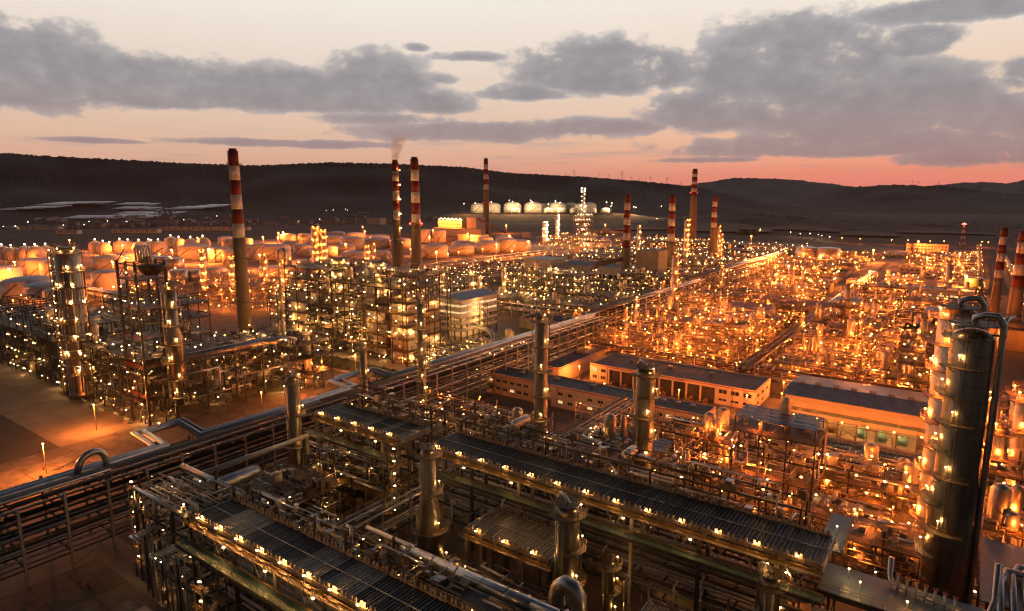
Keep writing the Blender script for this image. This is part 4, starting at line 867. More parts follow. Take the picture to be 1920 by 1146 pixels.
# open end of the lowest bank: grid of pipes without panels
t = frame(-131, -112, 54.5, 63.4, (6, 11.5, 17, 21.6), 'open dark steel frame with pipe loops at the end of the lowest cooler bank', 'w', power=45, bay=6.3, deck_p=0, vessels=0, pipes=26, clutter=60, lamps=.7, lit=.4, steel='steel', lamp_r=.16, seed=21)
for i in range(8): t.part('grid_pipe', MB().tube([(-130.4, 55.3+1.05*i, 21.7), (-112.5, 55.3+1.05*i, 21.7)], .1+.06*(i % 3), 6), M['pipe'])
for i in range(5): t.part('grid_beam', MB().box(-129+3.7*i, -128.7+3.7*i, 54.7, 63.3, 21.1, 21.5), M['green'])
t.part('edge_pipe', MB().tube([(-131.6,53.6,12),(-131.6,53.6,22.2),(-131.2,53.6,22.6),(-111.5,53.6,22.6)], .4, 10), M['clad']); t.part('edge_pipe', MB().tube([(-133,64.2,23),(-110,64.2,23)], .6, 10), M['pipe'])
for j, (xx, z0, q) in enumerate(((-121, 16.5, 5.5), (-114, 15, 5.5))):
    for i in range(4 if j else 2): w = .7*i; t.part('pipe_loop', MB().tube([(xx-q/2+w, 55, z0), (xx-q/2+w, 49+w, z0), (xx+q/2-w, 49+w, z0), (xx+q/2-w, 55, z0)], .34 if j == 0 else .2, 8), M['clad'])
for i in range(9): t.part('drop_pipe', MB().tube([(-129+2*i, 54.2, 14+rnd.uniform(-4, 3)), (-129+2*i, 53.3, 14.5), (-129+2*i, 53.3, .4)], rnd.uniform(.15, .34), 7), M[rnd.choice(('clad','pipe','cladw'))])
for i in range(26):
    xx = -140+4.7*i
    if xx > -16: break
    yb = 100.3 if xx > -106 else 100.2; t = Thing('standpipe', f'tall thin standpipe rising along the front of the upper cooler banks, {ordn(i)} from the left', 'pipe', (xx, yb, 0), 'standpipes along the upper cooler banks'); zt = rnd.uniform(9, 17.5)
    t.part('pipe', MB().tube([(xx,yb,0),(xx,yb,zt),(xx,yb+1.5,zt)], rnd.uniform(.14, .3), 7), M[rnd.choice(('clad','pipe','pipeb'))]); t.part('clamp', MB().ring(xx, yb, .1, .42, zt*.6, zt*.6+.2, 10), M['steel'])
# stair towers with lamps
def stair_tower(x, y, top, label, power=45):
    t = Thing('stair_tower', label, 'stair tower', (x, y, 0)); n = int(top/3)
    for a in (-1.3, 1.3):
        for b in (-2, 2): t.blk('post', M['steel'], x+a-.12, x+a+.12, y+b-.12, y+b+.12, 0, top+1)
    for i in range(n):
        z = top*(i+1)/n; s = 1 if i % 2 else -1; t.blk('landing', M['deck'], x-1.5, x+1.5, y+s*2-.9*(s > 0)-.3, y+s*2+.9*(s < 0)+.3, z, z+.1)
        t.part('stair_flight', MB().bar((x-.6*s, y-s*1.6, z-top/n), (x-.6*s, y+s*1.6, z), 1.0, .2), M['deck']); t.part('railing', MB().rail([(x-1.5, y-2.2, z), (x+1.5, y-2.2, z), (x+1.5, y+2.2, z)], 1.1, 1, .06), M['yellow'])
        t.inst('lamp', cached('fl2', lambda: MB().box(-.25, .25, -.1, .1, 0, .16).mesh('lamp', E['w'])), x+.9, y-2.1, z+2.1, .5); t.light(x+.9, y-2.5, z+2.0, power, 'w')
stair_tower(-136.5, 57, 20, 'zigzag stair tower with yellow rails at the corner of the pipe grid frame', 60)
stair_tower(-96, 49, 17, 'zigzag stair tower below the green walkway of the lowest cooler bank', 60)
stair_tower(-103.5, 99, 21, 'zigzag stair tower in the gap between the two black cooler banks', 45)
stair_tower(-13, 97, 18, 'zigzag stair tower at the end of the long black cooler bank', 45)
dark = dict(kind='w', lamp_r=.12, steel='steel', lit=.8, cm=('pipeb', 'clad'))  # darker clutter materials paint in the blacks between the lamps
frame(-112, -40, 64, 67.3, (8, 14, 19.5, 22), 'dark pipe laden frame along the back of the lowest cooler bank', power=42, bay=8, deck_p=.3, vessels=1, pipes=30, clutter=150, lamps=0.36, seed=31, drums=4, **dark)
frame(-99, -20, 116.6, 122, (7, 13, 20, 25), 'dark pipe laden frame along the back of the long cooler bank', power=50, bay=7, deck_p=.4, vessels=2, pipes=34, clutter=150, lamps=0.27, seed=32, drums=4, **dark)
frame(-139, -107, 114.2, 119.5, (7, 14, 20, 24.5), 'dark pipe laden frame behind the shorter cooler bank', power=60, bay=7, deck_p=.5, vessels=2, pipes=18, clutter=90, lamps=0.41, seed=33, **dark)
frame(-138, -119, 76, 95, (5.5, 11), 'yellow lit two floor frame with drums between the rack and the brown yard', power=110, bay=6.5, vessels=4, pipes=16, clutter=90, lamps=0.45, seed=34, **dark)
frame(-76, -52, 76.5, 88, (5, 9.5), 'low lit pump frame beside the stepped column', power=70, bay=6, vessels=2, pipes=14, clutter=80, lamps=0.45, seed=35, **dark)
frame(-52, -20, 76, 79.5, (5, 9, 13), 'dark frame under the thick silver pipe at the bottom edge', power=55, bay=6, vessels=1, pipes=14, clutter=70, lamps=0.41, seed=36, **dark)
frame(-138, -108, 98.6, 101.8, (5, 9, 13), 'lit row of exchangers along the foot of the shorter cooler bank', power=70, bay=6, vessels=2, pipes=12, clutter=70, lamps=0.36, deck_p=.3, seed=38, **dark)
t = Thing('horizontal_drum', 'long silver horizontal drum lying beside the lowest cooler bank', 'drum', (-132.5, 76, 0)); t.part('shell', MB().lathe(-131.5, 16.3, [(.02,65.6),(1.2,65.9),(1.55,66.6),(1.55,80),(1.2,80.8),(.02,81)], 18, 'y'), M['clad'])
for yy in (68, 78): t.blk('saddle', M['conc'], -132.8, -130.2, yy-.4, yy+.4, 0, 15.2)
t = Thing('feed_pipe', 'long dull pipe running above the silver drum to the rack', 'pipe', (-136, 80, 0)); t.part('run', MB().tube([(-134.6,65,19),(-134.6,97,19),(-134.6,97,14)], .55, 10), M['pipe'])
for yy in (72, 84, 96): t.blk('support', M['steel'], -134.8, -134.4, yy-.2, yy+.2, 0, 18.5)
t = Thing('transfer_pipe', 'thick silver pipe slanting across the bottom edge of the picture', 'pipe', (-60, 69.2, 0)); t.part('run', MB().tube([(-71.6,69.2,22.2),(-30,69.2,22.2)], 1.05, 16), M['clad']); t.part('end_cap', MB().lathe(69.2, 22.2, [(.02,-72.3),(.6,-72.2),(1.05,-71.62)], 16, 'x'), M['clad'])
for i in range(8):
    t.part('joint_ring', MB().tube([(-70+5*i,69.2,22.2),(-69.8+5*i,69.2,22.2)], 1.09, 16), M['pipe']); t.blk('support', M['steel'], -70.2+5*i, -69.8+5*i, 68.9, 69.5, 0, 21.1)
t = Thing('bent_duct', 'silver bent duct curling up at the bottom edge beside the dome topped column', 'duct', (-46, 82, 0)); t.part('bend', MB().tube([(-48.5,80,10),(-48.5,80,17),(-48,80,18.6),(-46.8,80,19.6),(-45.4,80,19.4),(-44.4,80,18),(-44.2,80,8)], 1.3, 14), M['clad'])
t = Thing('chemical_skid', 'small covered skid standing on the dark corner apron', 'skid', (-120, 47.5, .15))
t.blk('base', M['steel'], -124, -117, 45.5, 50, .16, .6); t.blk('cabinet', M['beam'], -121.5, -117.5, 46, 49.2, .6, 2.6); t.blk('lid', M['roofl'], -121.8, -117.2, 45.7, 49.5, 2.6, 2.75)
for i in range(3): t.part('pipe', MB().tube([(-123.6+.9*i,47,.6),(-123.6+.9*i,47,3.4),(-123.6+.9*i,49.5,3.4),(-123.6+.9*i,49.5,.6)], .14, 7), M['clad'])
# ================================================================== near columns
def col(px, py, z, top, dia, label, **k):
    x, y = P(px, py, z); zt = Zat(*top, x, y); r = dia/2*depth(x, y, (z+zt)/2)/1200
    return column(x, y, k.pop('z0', 0), zt, r, label, **k)
col(1013,820,10,(1013,592),26,'slim silver column with a side pipe standing before the low white building', plats=6, hoop=2.6, power=150, face=-.6, lamp='w')
col(1205,870,10,(1212,690),36,'stout silver column with a hooped pipe, between the white buildings and the black cooler bank', plats=6, hoop=2.7, power=150, face=-.5, lamp='w')
x, y = P(806,1000,12); zt = Zat(806,840,x,y)
column(x, y, 0, zt, 1.6, 'stepped silver column, narrow above and wide below, before the gap in the cooler banks', prof=[(2.75,0),(2.75,zt-13.5),(1.55,zt-11),(1.55,zt-.8),(1.2,zt-.3),(.02,zt)], plats=4, face=.1, hoop=None, power=60)
col(1062,1100,10,(1066,945),45,'dome topped silver column at the bottom edge before the long cooler bank', plats=4, hoop=2.8, face=0, power=70, lamp='w')
col(1140,1100,8,(1140,1050),23,'short slim column beside the dome topped one', plats=3, hoop=None, face=.2, power=60)
col(1440,1140,13,(1446,1078),40,'dark column rising at the bottom edge near the stair end of the long bank', plats=3, hoop=2.7, face=.3, power=60)
col(558,880,8,(562,705),24,'dark column with a hooked pipe between the pipe rack and the shorter cooler bank', plats=4, hoop=2.6, face=.2, power=90)
col(793,760,13,(787,560),16,'very slim dark column with many lamps beside the pipe rack', plats=10, hoop=2.8, face=-.4, power=170)
col(684,745,17,(683,648),13,'thin dark column with a crowded top platform at the rack dogleg', plats=4, hoop=None, face=-.2, power=120)
# the biggest column and its companion
x, y = P(1766,1102,9); zt = Zat(1822,610,x,y)
column(x, y, 0, zt, 3.35, 'biggest steel column with jacket bands and a tall bent overhead pipe', prof=[(3.75,0),(3.75,zt*.5),(3.3,zt*.53),(3.2,zt-2.2)]+[(3.2*cos(a), zt-2.2+1.7*sin(a)) for a in (.3,.7,1.1,1.4)]+[(.02,zt-.5)], plats=9, face=-2.5, arc=1.7, hoop=-.15, power=120, nl=1, low=16)
bx, by = x, y
x, y = -.6, 166.0; zt = Zat(1802,578,x,y)
column(x, y, 0, zt, 3.7, 'orange lit companion column behind the biggest one, hung with lamp platforms', m='cladw', plats=9, face=-2.5, arc=2.8, hoop=.3, power=700, lamp='o', lamp_r=.3, nl=1, low=8)
for i, (x, y, r, z1) in enumerate([(9.5,172,1.5,30),(13.5,180,1.8,36),(9,194,1.4,30),(13.5,198,1.6,33),(9.5,216,1.5,26)]):
    column(x, y, 0, z1, r, f'glowing column in the crowded unit right of the biggest column, {ordn(i)} from the road', m='cladw', plats=5, face=-2.2, power=480, lamp='o', lamp_r=.28, hoop=None if i % 2 else -2.5)
# blue decks beside the biggest column
t = Thing('blue_platform', 'broad blue steel deck at the foot of the biggest column', 'platform', (-4, 110, 0))
t.blk('deck', M['blue'], -14.6, 14, 104.5, 113.5, 17.9, 18.1); t.blk('deck', M['blue'], -17.2, -13.2, 118, 133, 17.9, 18.1); t.blk('edge_beam', M['steel'], -14.7, 14, 104.2, 104.48, 17.2, 18.15)
for xx in (-13, -4, 5, 13):
    for yy in (105.5, 112.5): t.blk('post', M['steel'], xx-.2, xx+.2, yy-.2, yy+.2, 0, 17.9)
for pts in ([(-14.5,104.6,18.1),(14,104.6,18.1)], [(-14.5,113.3,18.1),(-3.5,113.3,18.1)], [(-13.4,118,18.1),(-13.4,132.8,18.1),(-17,132.8,18.1)]): t.part('railing', MB().rail(pts, 1.15, 1.5, .06), M['yellow'])
for i, (xx, yy) in enumerate([(-11,110),(-9,107),(-2.5,105.5),(4,106),(-15,124)]): t.inst('deck_lamp', cached('dl', lambda: MB().ball(0,0,1.9,.16).bar((0,0,0),(0,0,1.9),.06).mesh('deck_lamp', E['w'])) if False else cached('dl2', lambda: MB().ball(0,0,0,.17).mesh('deck_lamp', E['w'])), xx, yy, 20); t.blk('lamp_post', M['galv'], xx-.04, xx+.04, yy-.04, yy+.04, 18.1, 19.9); t.light(xx, yy-.3, 19.9, 60, 'w')
for i in range(7): xx = -4.2+1.25*i; t.part('standpipe', MB().tube([(xx,111.5-.35*i,18.1),(xx,111.5-.35*i,20.6)], .2, 8), M['pipe'], None); t.part('valve_wheel', MB().ring(xx, 111.5-.35*i, .18, .36, 20.7, 20.8, 10), M['redm'])
t.part('ring_pipe', MB().tube([(-5.5,114,22),(-5.5,113,19.3),(-5,112,18.8),(6.6,108.8,18.8),(7.4,109.5,19.2),(8,111.5,21),(8,113.5,26)], .42, 10), M['clad'])
t = Thing('side_platform', 'dark blue deck with three parallel vertical pipes at the picture edge', 'platform', (16, 125, 0)); t.blk('deck', M['blue'], 6.5, 27, 116, 139, 17.9, 18.1)
for xx in (7.5, 26):
    for yy in (117, 138): t.blk('post', M['steel'], xx-.2, xx+.2, yy-.2, yy+.2, 0, 17.9)
for i in range(3): t.part('edge_pipe', MB().tube([(9+1.7*i,112-i,18),(9.2+1.6*i,122+3*i,18.9),(10+1.6*i,126+2.4*i,19.2),(22,126+2.4*i,19.2)], .5, 10), M['clad'])
t.part('railing', MB().rail([(6.6,116,18.1),(6.6,139,18.1)], 1.1, 1.5, .06), M['yellow'])
# ================================================================== near right orange frames
org = dict(kind='o', lamp_r=.26, steel='steel')
frame(-44, -25, 157, 168, (6, 11.5, 17, 22.5), 'dark open frame with blue louvre canopies and lit vessels, left of the blue deck', power=420, bay=6, vessels=7, pipes=10, clutter=50, lamps=.9, roofs=3, deck_p=.6, seed=41, **org)
t = frame(-25, -9, 152, 163, (7.5,), 'single floor deck carrying three upright exchangers beside the canopy frame', power=420, bay=7, vessels=0, pipes=8, clutter=34, lamps=1, deck_p=1, seed=42, deckm='concl', **org)
for i in range(3):
    xx = -21.5+3.4*i; t.part('exchanger', MB().lathe(xx, 8.9, [(.02,154.2),(.75,154.4),(.75,159.6),(.02,160)], 12, 'y'), M['clad']); t.part('exchanger_pipe', MB().tube([(xx+.9,154.5,7.7),(xx+.9,154.5,10.6),(xx+.2,155,10.6),(xx+.2,155,9.6)], .14, 6), M['clad'])
frame(-15, -2, 141, 151, (5.5, 10), 'open two floor frame over the orange yard beside the biggest column', power=380, bay=6, vessels=3, pipes=10, clutter=44, lamps=1, deck_p=.7, seed=43, **org)
frame(-42, -4, 172, 178, (5, 9, 12.5), 'long pipe frame behind the canopy frame', power=420, vessels=3, pipes=20, clutter=80, lamps=1, deck_p=.4, seed=44, **org)
frame(-42, -4, 182, 190, (5, 9), 'long low pipe frame before the dark cooler row', power=420, vessels=4, pipes=16, clutter=80, lamps=1, deck_p=.4, seed=45, **org)
frame(-68, -48, 154, 163, (5, 9.5), 'orange lit pump frame right of the stout silver column', power=380, bay=6.5, vessels=4, pipes=12, clutter=60, lamps=1, deck_p=.5, roofs=1, seed=46, **org)
frame(-68, -48, 170, 178, (5, 9.5, 13), 'orange lit exchanger frame behind the pump frame of the stout column', power=380, bay=6.5, vessels=5, pipes=14, clutter=60, lamps=1, deck_p=.5, seed=47, **org)
frame(-66, -50, 185, 197, (4.5, 8), 'orange lit frame at the foot of the low office building', power=380, bay=6, vessels=3, pipes=10, clutter=46, lamps=1, seed=48, **org)
frame(-48, -18, 126, 150, (5,), 'low piping deck between the long cooler bank and the canopy frame', power=160, vessels=4, pipes=14, clutter=60, lamps=.5, deck_p=.0, seed=49, **org)
frame(-84, -68, 146, 158, (7, 13.5), 'frame with a blue deck and rusty pipe hoops beside the stout column', power=120, bay=6, vessels=3, pipes=12, clutter=50, lamps=.8, deckm='blue', seed=50, kind='w', lamp_r=.2, steel='steel')
frame(-113, -98.5, 146, 157, (5.5, 10), 'two floor frame with a blue roof before the slim silver column', power=110, bay=6, vessels=2, pipes=10, clutter=46, lamps=.8, deckm='bluer', seed=51, kind='w', lamp_r=.2, steel='steel')
frame(-148, -118, 150, 162, (5, 9), 'lit piping frame between the rack and the orange pipe bridge', power=160, vessels=2, pipes=12, clutter=60, lamps=.9, deck_p=.4, seed=52, kind='w', lamp_r=.22, steel='steel')
frame(-86, -66, 126, 140, (6, 12, 17), 'dark three floor frame behind the long cooler bank', power=70, vessels=2, pipes=14, clutter=60, lamps=0.32, seed=53, deck_p=.5, **dark)
for i, (a, b, c, d, f, s) in enumerate([(7,20,148,158,(6,11,16),1),(7,20,166,184,(6,11,16,21),2),(7,22,188,204,(6,11,16),3),(8,24,210,226,(6,11),4),(8,28,236,252,(6,12),5)]):
    frame(a, b, c, d, f, f'packed orange lit frame right of the biggest column, {ordn(i)} going away from the blue deck', power=520, vessels=7, pipes=12, clutter=60, lamps=1.1, seed=60+s, deck_p=.7, **org)
building(-58, -5, 205, 214, 5, 'long low flat roofed shed before the compressor hall', cat='shed', name='flat_shed', roofm='concl')
# ================================================================== buildings
t = building(-131, -60.5, 242, 264, 7.2, 'long white pump house with grey flat roof and dark pump bays', 'pump_house')
windows(t, 'y', 241.93, -130.6, -122.5, (2.2, 5.3), 2, 2, 1.5); windows(t, 'y', 241.93, -75, -61, (5.3,), 3, 3, 1.7); windows(t, 'y', 241.93, -75, -61, (2.0,), 3, 3, .9)
windows(t, 'x', -60.42, 243, 262, (5, 2), 3, 2.4, 1.2)
for i in range(8):
    a = -121.5+5.75*i; t.blk('bay_shade_panel', M['asphalt'], a+.35, a+5.4, 241.7, 242.02, .2, 6.2); t.blk('bay_post', M['wall'], a-.35, a+.33, 241.2, 241.98, 0, 6.4)  # dark panel between the posts, bay shade put into its colour
    t.part('pump', MB().lathe(a+2.8, 1.3, [(.02,238.7),(.8,239),(.8,240.4),(.3,240.6),(.3,241.3)], 10, 'y').box(a+2, a+3.6, 239, 241, 0, .6), M['steelwarm'])
t = building(-157.5, -92, 202, 214, 8, 'low white two floor building with dark windows, behind the slim silver column', 'office_building')
windows(t, 'y', 201.93, -156.5, -136, (5.8, 2.6), 6, 2, 1.2); windows(t, 'y', 201.93, -124, -94, (5.6, 2.4), 7, 2, 1.2, skip=(2, 5)); vents(t, [(-150,208),(-121,207),(-112,209),(-104,208)], 8.1)
t = building(-88, -66.5, 203, 214.5, 7.5, 'smaller white two floor building right of the stout silver column', 'office_building')
windows(t, 'y', 202.93, -87, -67.5, (5.3, 2.3), 6, 1.9, 1.2); windows(t, 'x', -66.42, 204, 214, (5.3, 2.3), 3, 1.8, 1.2)
building(-164+14.5, -139, 229, 278, 6.5, 'plain grey roofed warehouse between the main rack and the pump house', 'warehouse')
# compressor hall
t = Thing('compressor_hall', 'long open sided compressor hall with blue grey roof and teal machines', 'hall', (-25, 243, 0)); x0, x1, y0, y1 = -47.5, -2, 230, 258
t.part('roof', gable(0, 0, 0, 0) if False else (lambda mb: mb)(MB()), M['roofb']) if False else None
mb = MB(); mb.v = [(x0-.6,y0-.6,12.2),(x1+.6,y0-.6,12.2),(x1+.6,y1+.6,12.2),(x0-.6,y1+.6,12.2),(x0-.6,239.5,14.3),(x1+.6,239.5,14.3)]; mb.f = [(0,1,5,4),(2,3,4,5),(0,4,3),(1,2,5)]; mb.m = [0]*4; t.part('roof', mb, M['roofb'])
seam = MB()
for i in range(62): xx = x0+.4+(x1-x0-.8)*i/61; seam.bar((xx,y0-.5,12.28),(xx,239.4,14.36),.09,.09)
t.part('roof_seam', seam, M['roofb'], stuff=True)
for i in range(8): t.inst('ridge_vent', cached('rv', lambda: MB().box(-.9,.9,-.7,.7,0,1).box(-1.1,1.1,-.9,.9,1,1.2).mesh('ridge_vent', M['galv'])), x0+3+5.6*i, 240, 14.1)
for k, (z0, z1) in enumerate(((10.2,12.1),(8.3,10.15),(5.6,7.0))):
    for i in range(6): xx = x0+(x1-x0)*i/6; t.blk('wall_panel', M['cream2'], xx+.03, xx+(x1-x0)/6-.03, y0-.12, y0, z0, z1)
    t.blk('wall_panel', M['cream2'], x0-.12, x0, y0, y1, z0, z1)
t.blk('back_wall', M['cream2'], x0, x1, y1-.15, y1, 0, 12.1); t.blk('floor', M['concl'], x0, x1, y0, y1, .02, .25)
for i in range(9):
    xx = x0+(x1-x0)*i/8; t.blk('post', M['steelwarm'], xx-.2, xx+.2, y0+.1, y0+.5, .25, 12); t.blk('post', M['steelwarm'], xx-.2, xx+.2, y1-.7, y1-.3, .25, 12)
for z in (4.6, 8.1): t.blk('beam', M['steelwarm'], x0, x1, y0+.15, y0+.4, z-.2, z+.1)
t.part('brace', MB().bar((-30,y0+.3,.4),(-24.5,y0+.3,4.5),.2).bar((-24.5,y0+.3,.4),(-30,y0+.3,4.5),.2), M['steelwarm'])
for i, xx in enumerate((-40,-33,-24,-18,-12,-6)):
    t.part('machine', MB().lathe(xx, 1.9, [(.02,232.8),(1.4,233),(1.4,235.4),(.7,235.6),(.7,238)], 16, 'y').box(xx-1.6, xx+1.6, 233, 238, .25, .9), M['teal' if i in (2, 3, 4) else 'steelwarm'], 'teal painted round machine' if i in (2, 3, 4) else None)
for i in range(7):
    for yy in (233, 246): t.inst('lamp', cached('cl', lambda: None) if False else cached(('cl', 'o'), lambda: MB().ball(0,0,0,1,.7).mesh('lamp', E['o'])), x0+3+6.6*i, yy, 7.7, 0, (.22,)*3); t.light(x0+3+6.6*i, yy, 7.2, 420, 'w')
for i in range(6): p = (x0+4+7.4*i, 227); street_lamp(p[0], p[1]-1, 0, 6.5, 'o', f'orange lamp before the compressor hall front, {ordn(i)} from the left', 'lamps before the compressor hall', .3, 0, 420)
# open sided tower building beside the reactor
t = Thing('filter_building', 'pale banded multi storey open building with gabled roof beside the very slim column', 'building', (-238, 284, 0)); x0, x1, y0, y1 = -250, -226.6, 267.8, 301
mb = MB(); mb.v = [(x0-.6,y0-.6,23),(x1+.6,y0-.6,23),(x1+.6,y1+.6,23),(x0-.6,y1+.6,23),((x0+x1)/2,y0-.6,25.2),((x0+x1)/2,y1+.6,25.2)]; mb.f = [(0,4,5,3),(4,1,2,5),(0,1,4),(2,3,5),(3,2,1,0)]; mb.m = [0]*5; t.part('roof', mb, M['roofl'])
for z0, z1 in ((12.8,15.2),(16.4,19),(20.2,23),(9.2,11.0),(5.4,7.2)):
    t.blk('wall_band', M['wallw'], x0, x1, y0-.12, y0, z0, z1); t.blk('wall_band', M['wallw'], x1, x1+.12, y0, y1, z0, z1)
for z0, z1 in ((15.2,16.4),(19,20.2)):
    for i in range(6): t.blk('window', E['win'], x0+.3+3.9*i, x0+3.8+3.9*i, y0-.02, y0+.05, z0+.05, z1-.05)
    for i in range(6): t.blk('window', E['win'], x1-.05, x1+.02, y0+.4+5.5*i, y0+5.4+5.5*i, z0+.05, z1-.05)
for z in (5, 8.8, 12.4): t.blk('floor', M['deck'], x0+.1, x1-.1, y0+.1, y1-.1, z, z+.25)
t.blk('core_wall', M['wallw'], x0+7, x1-6, y0+8, y1-2, 0, 22.9)
for i in range(6):
    for yy in (y0+.3, y1-.3): t.blk('post', M['steel'], x0+.3+4.55*i-.3, x0+.3+4.55*i+.3, yy-.3, yy+.3, 0, 22.9)
for i in range(1, 6): t.blk('post', M['steel'], x1-.6, x1-.0, y0+5.5*i-.3, y0+5.5*i+.3, 0, 22.9)
for z in (4.4, 8.2, 11.8):
    for i in range(4): t.light(x0+3+5.8*i, y0+2.5, z, 260, 'w'); t.light(x1-2.5, y0+4+7.5*i, z, 260, 'w')
stair_tower(-223.5, 284, 19, 'open lit stair tower on the side of the banded multi storey building', 420)
# other buildings
t = building(-222, -186, 318, 338, 6, 'dark flat roofed substation behind the banded building', 'substation', roofm='asphalt')
t = Thing('long_shed', 'long blue grey roofed shed among the bright units, nearer of two', 'shed', (-121, 411, 0))
def shed(t, x0, x1, y0, y1, h, r, rm='roofb', wm='cream2'):
    t.blk('wall', M[wm], x0, x1, y0, y1, 0, h); mb = MB(); ym = (y0+y1)/2; mb.v = [(x0-.6,y0-.6,h),(x1+.6,y0-.6,h),(x1+.6,y1+.6,h),(x0-.6,y1+.6,h),(x0-.6,ym,h+r),(x1+.6,ym,h+r)]; mb.f = [(0,1,5,4),(2,3,4,5),(0,4,3),(1,2,5),(3,2,1,0)]; mb.m = [0]*5; t.part('roof', mb, M[rm])
    for i in range(int((x1-x0)/6)): t.blk('opening_shade_panel', M['asphalt'], x0+1+6*i, x0+5+6*i, y0-.1, y0+.05, 1, h*.42)  # dark slab on the wall, the opening's shade put into its colour
shed(t, -146, -96, 403, 419, 11, 2.6)
t = Thing('long_shed', 'long blue grey roofed shed among the bright units, farther of two', 'shed', (-89, 452, 0)); shed(t, -108, -70.5+1, 446, 458, 10, 2.4)
t = Thing('long_shed', 'pale long shed with lit bays beyond the secondary rack', 'shed', (-33, 459, 0)); shed(t, -62, -26, 454, 466, 8, 2)
t = building(-24, -12, 452, 462, 9, 'small white block with two rows of windows beside the pale shed', 'control_room'); windows(t, 'y', 451.93, -23.5, -12.5, (6.5, 3), 3, 2.2, 1.3)
for i, (a, b, c, d, h, rm, lb) in enumerate([(-52,-30,600,618,8,'roofb','blue roofed workshop with a dark doorway in the treatment area'),(-28,6,585,604,9,'roofb','wide blue grey roofed plant room near the perimeter road'),(-6,16,690,712,8,'concl','lit two floor block near the perimeter road'),(-60,-44,560,572,6,'roofb','small pale shed beside the flood mast of the treatment area'),(-88,-78+0,640,660,5,'concl','tiny pump room beside the secondary rack road'),(-36,-14,760,775,5,'concl','long low store behind the treatment basins'),(-105,-92,585,600,7,'roofl','cream switch room left of the secondary rack'),(-60,-40,790,806,6,'concl','orange lit plant room beyond the basins'),(-20,0,640,655,6,'roofb','flat blue roofed annex by the perimeter road')]):
    t = building(a, b, c, d, h, lb, 'workshop', roofm=rm, band=False); windows(t, 'y', c-.07, a+1, b-1, (h*.55,), 4, (b-a)/9, 1.6, lit=(i in (1, 2)))
t = building(-78, -26, 1120, 1132, 10, 'long yellow lit two floor block at the far boundary', 'far_office', band=False); windows(t, 'y', 1119.93, -77, -27, (7.2, 3.2), 12, 2.2, 1.7)
t = building(-905, -840, 1000, 1040, 30, 'pale power station block with a row of lamps on its roof', 'power_station', par=1.5, band=False)
t.blk('annex', M['wall'], -905, -780, 985, 999.5, 0, 16); t.blk('tower_block', M['wall'], -838, -812, 1010, 1040, 0, 38); windows(t, 'y', 999.93, -903, -842, (24,), 9, 3, 3)
t.part('conveyor', MB().bar((-812,1015,36),(-760,1040,8),4,4), M['steelwarm'])
mb = MB()
for i in range(13): mb.ball(-903+5*i, 1002, 33+2*(i % 2), 1.1)
t.part('lamps', mb, E['p'], stuff=True)
for i in range(5): t.light(-900+14*i, 992, 26, 9000, 'o')
for i, (px, py, w, h, lb) in enumerate([(1082,470,18,9,'white'),(880,450,70,14,'pale'),(700,415,45,18,'rust'),(1110,432,30,7,'white'),(985,440,20,10,'white'),(1136,432,18,12,'white'),(1000,520,40,9,'blue')]):
    x, y = P(px, py+6); q = depth(x, y)/1200*w/2; building(x-q*.8, x+q*.8, y, y+q*.7, h, f'{lb} block in the far plant, {ordn(i)} of the scattered blocks', 'far_block', band=False, par=.4)
t = Thing('blue_box_building', 'dark blue windowless block in the middle of the plant', 'building', (-345, 520, 0)); t.blk('wall', M['roofb'], -352, -322, 512, 540, 0, 20); t.blk('roof', M['roofb'], -353, -321, 511, 541, 20.01, 20.6)
t = Thing('turbine_hall', 'long pale roofed hall behind the bright yellow frame', 'hall', (-295, 560, 0)); shed(t, -330, -235, 552, 572, 13, 3, 'roofl', 'wallw')
t = Thing('boiler_house', 'plain box shaped boiler house right of the ducted chimney', 'building', (-238, 560, 0)); t.blk('wall', M['concl'], -246, -224, 536, 556, 12, 32); 
for a in (-245.5,-235,-224.5):
    for b in (536.5, 555.5): t.blk('post', M['steel'], a-.4, a+.4, b-.4, b+.4, 0, 12)
for i, (a, b, pw) in enumerate([(-139,218,2600),(-133,236,3400),(-112,219,1500),(-85,228,2600),(-62,236,1800),(-55,262,1800),(-100,268,1800),(-146,214,1600),(-56,208,2600),(-52,246,1600)]): street_lamp(a, b, 0, 7, 'o', f'orange lamp post on the lanes between the white buildings, {ordn(i)} listed', 'lamps between the white buildings', .3, 0, pw)
# lattice mast
t = Thing('lattice_mast', 'red and white lattice mast with red lamps by the boundary road', 'mast', (-11.5, 1228, 0)); mb = [MB(), MB()]
for k in range(8):
    z0, z1 = 4.6*k, 4.6*(k+1); w0, w1 = 4-.45*k, 4-.45*(k+1)
    for a in (-1, 1):
        for b in (-1, 1): mb[k % 2].bar((-11.5+a*w0, 1228+b*w0, z0), (-11.5+a*w1, 1228+b*w1, z1), .6)
        mb[k % 2].bar((-11.5-w0, 1228+a*w0, z0), (-11.5+w1, 1228+a*w1, z1), .4)
t.part('lattice', mb[0], M['red']); t.part('lattice', mb[1], M['white']); t.part('lamp', MB().ball(-11.5, 1228, 38, 1.2).ball(-9.5, 1228, 37, 1).ball(-13.5, 1228, 37, 1), E['r']); t.light(-11.5, 1224, 37, 3000, 'r')
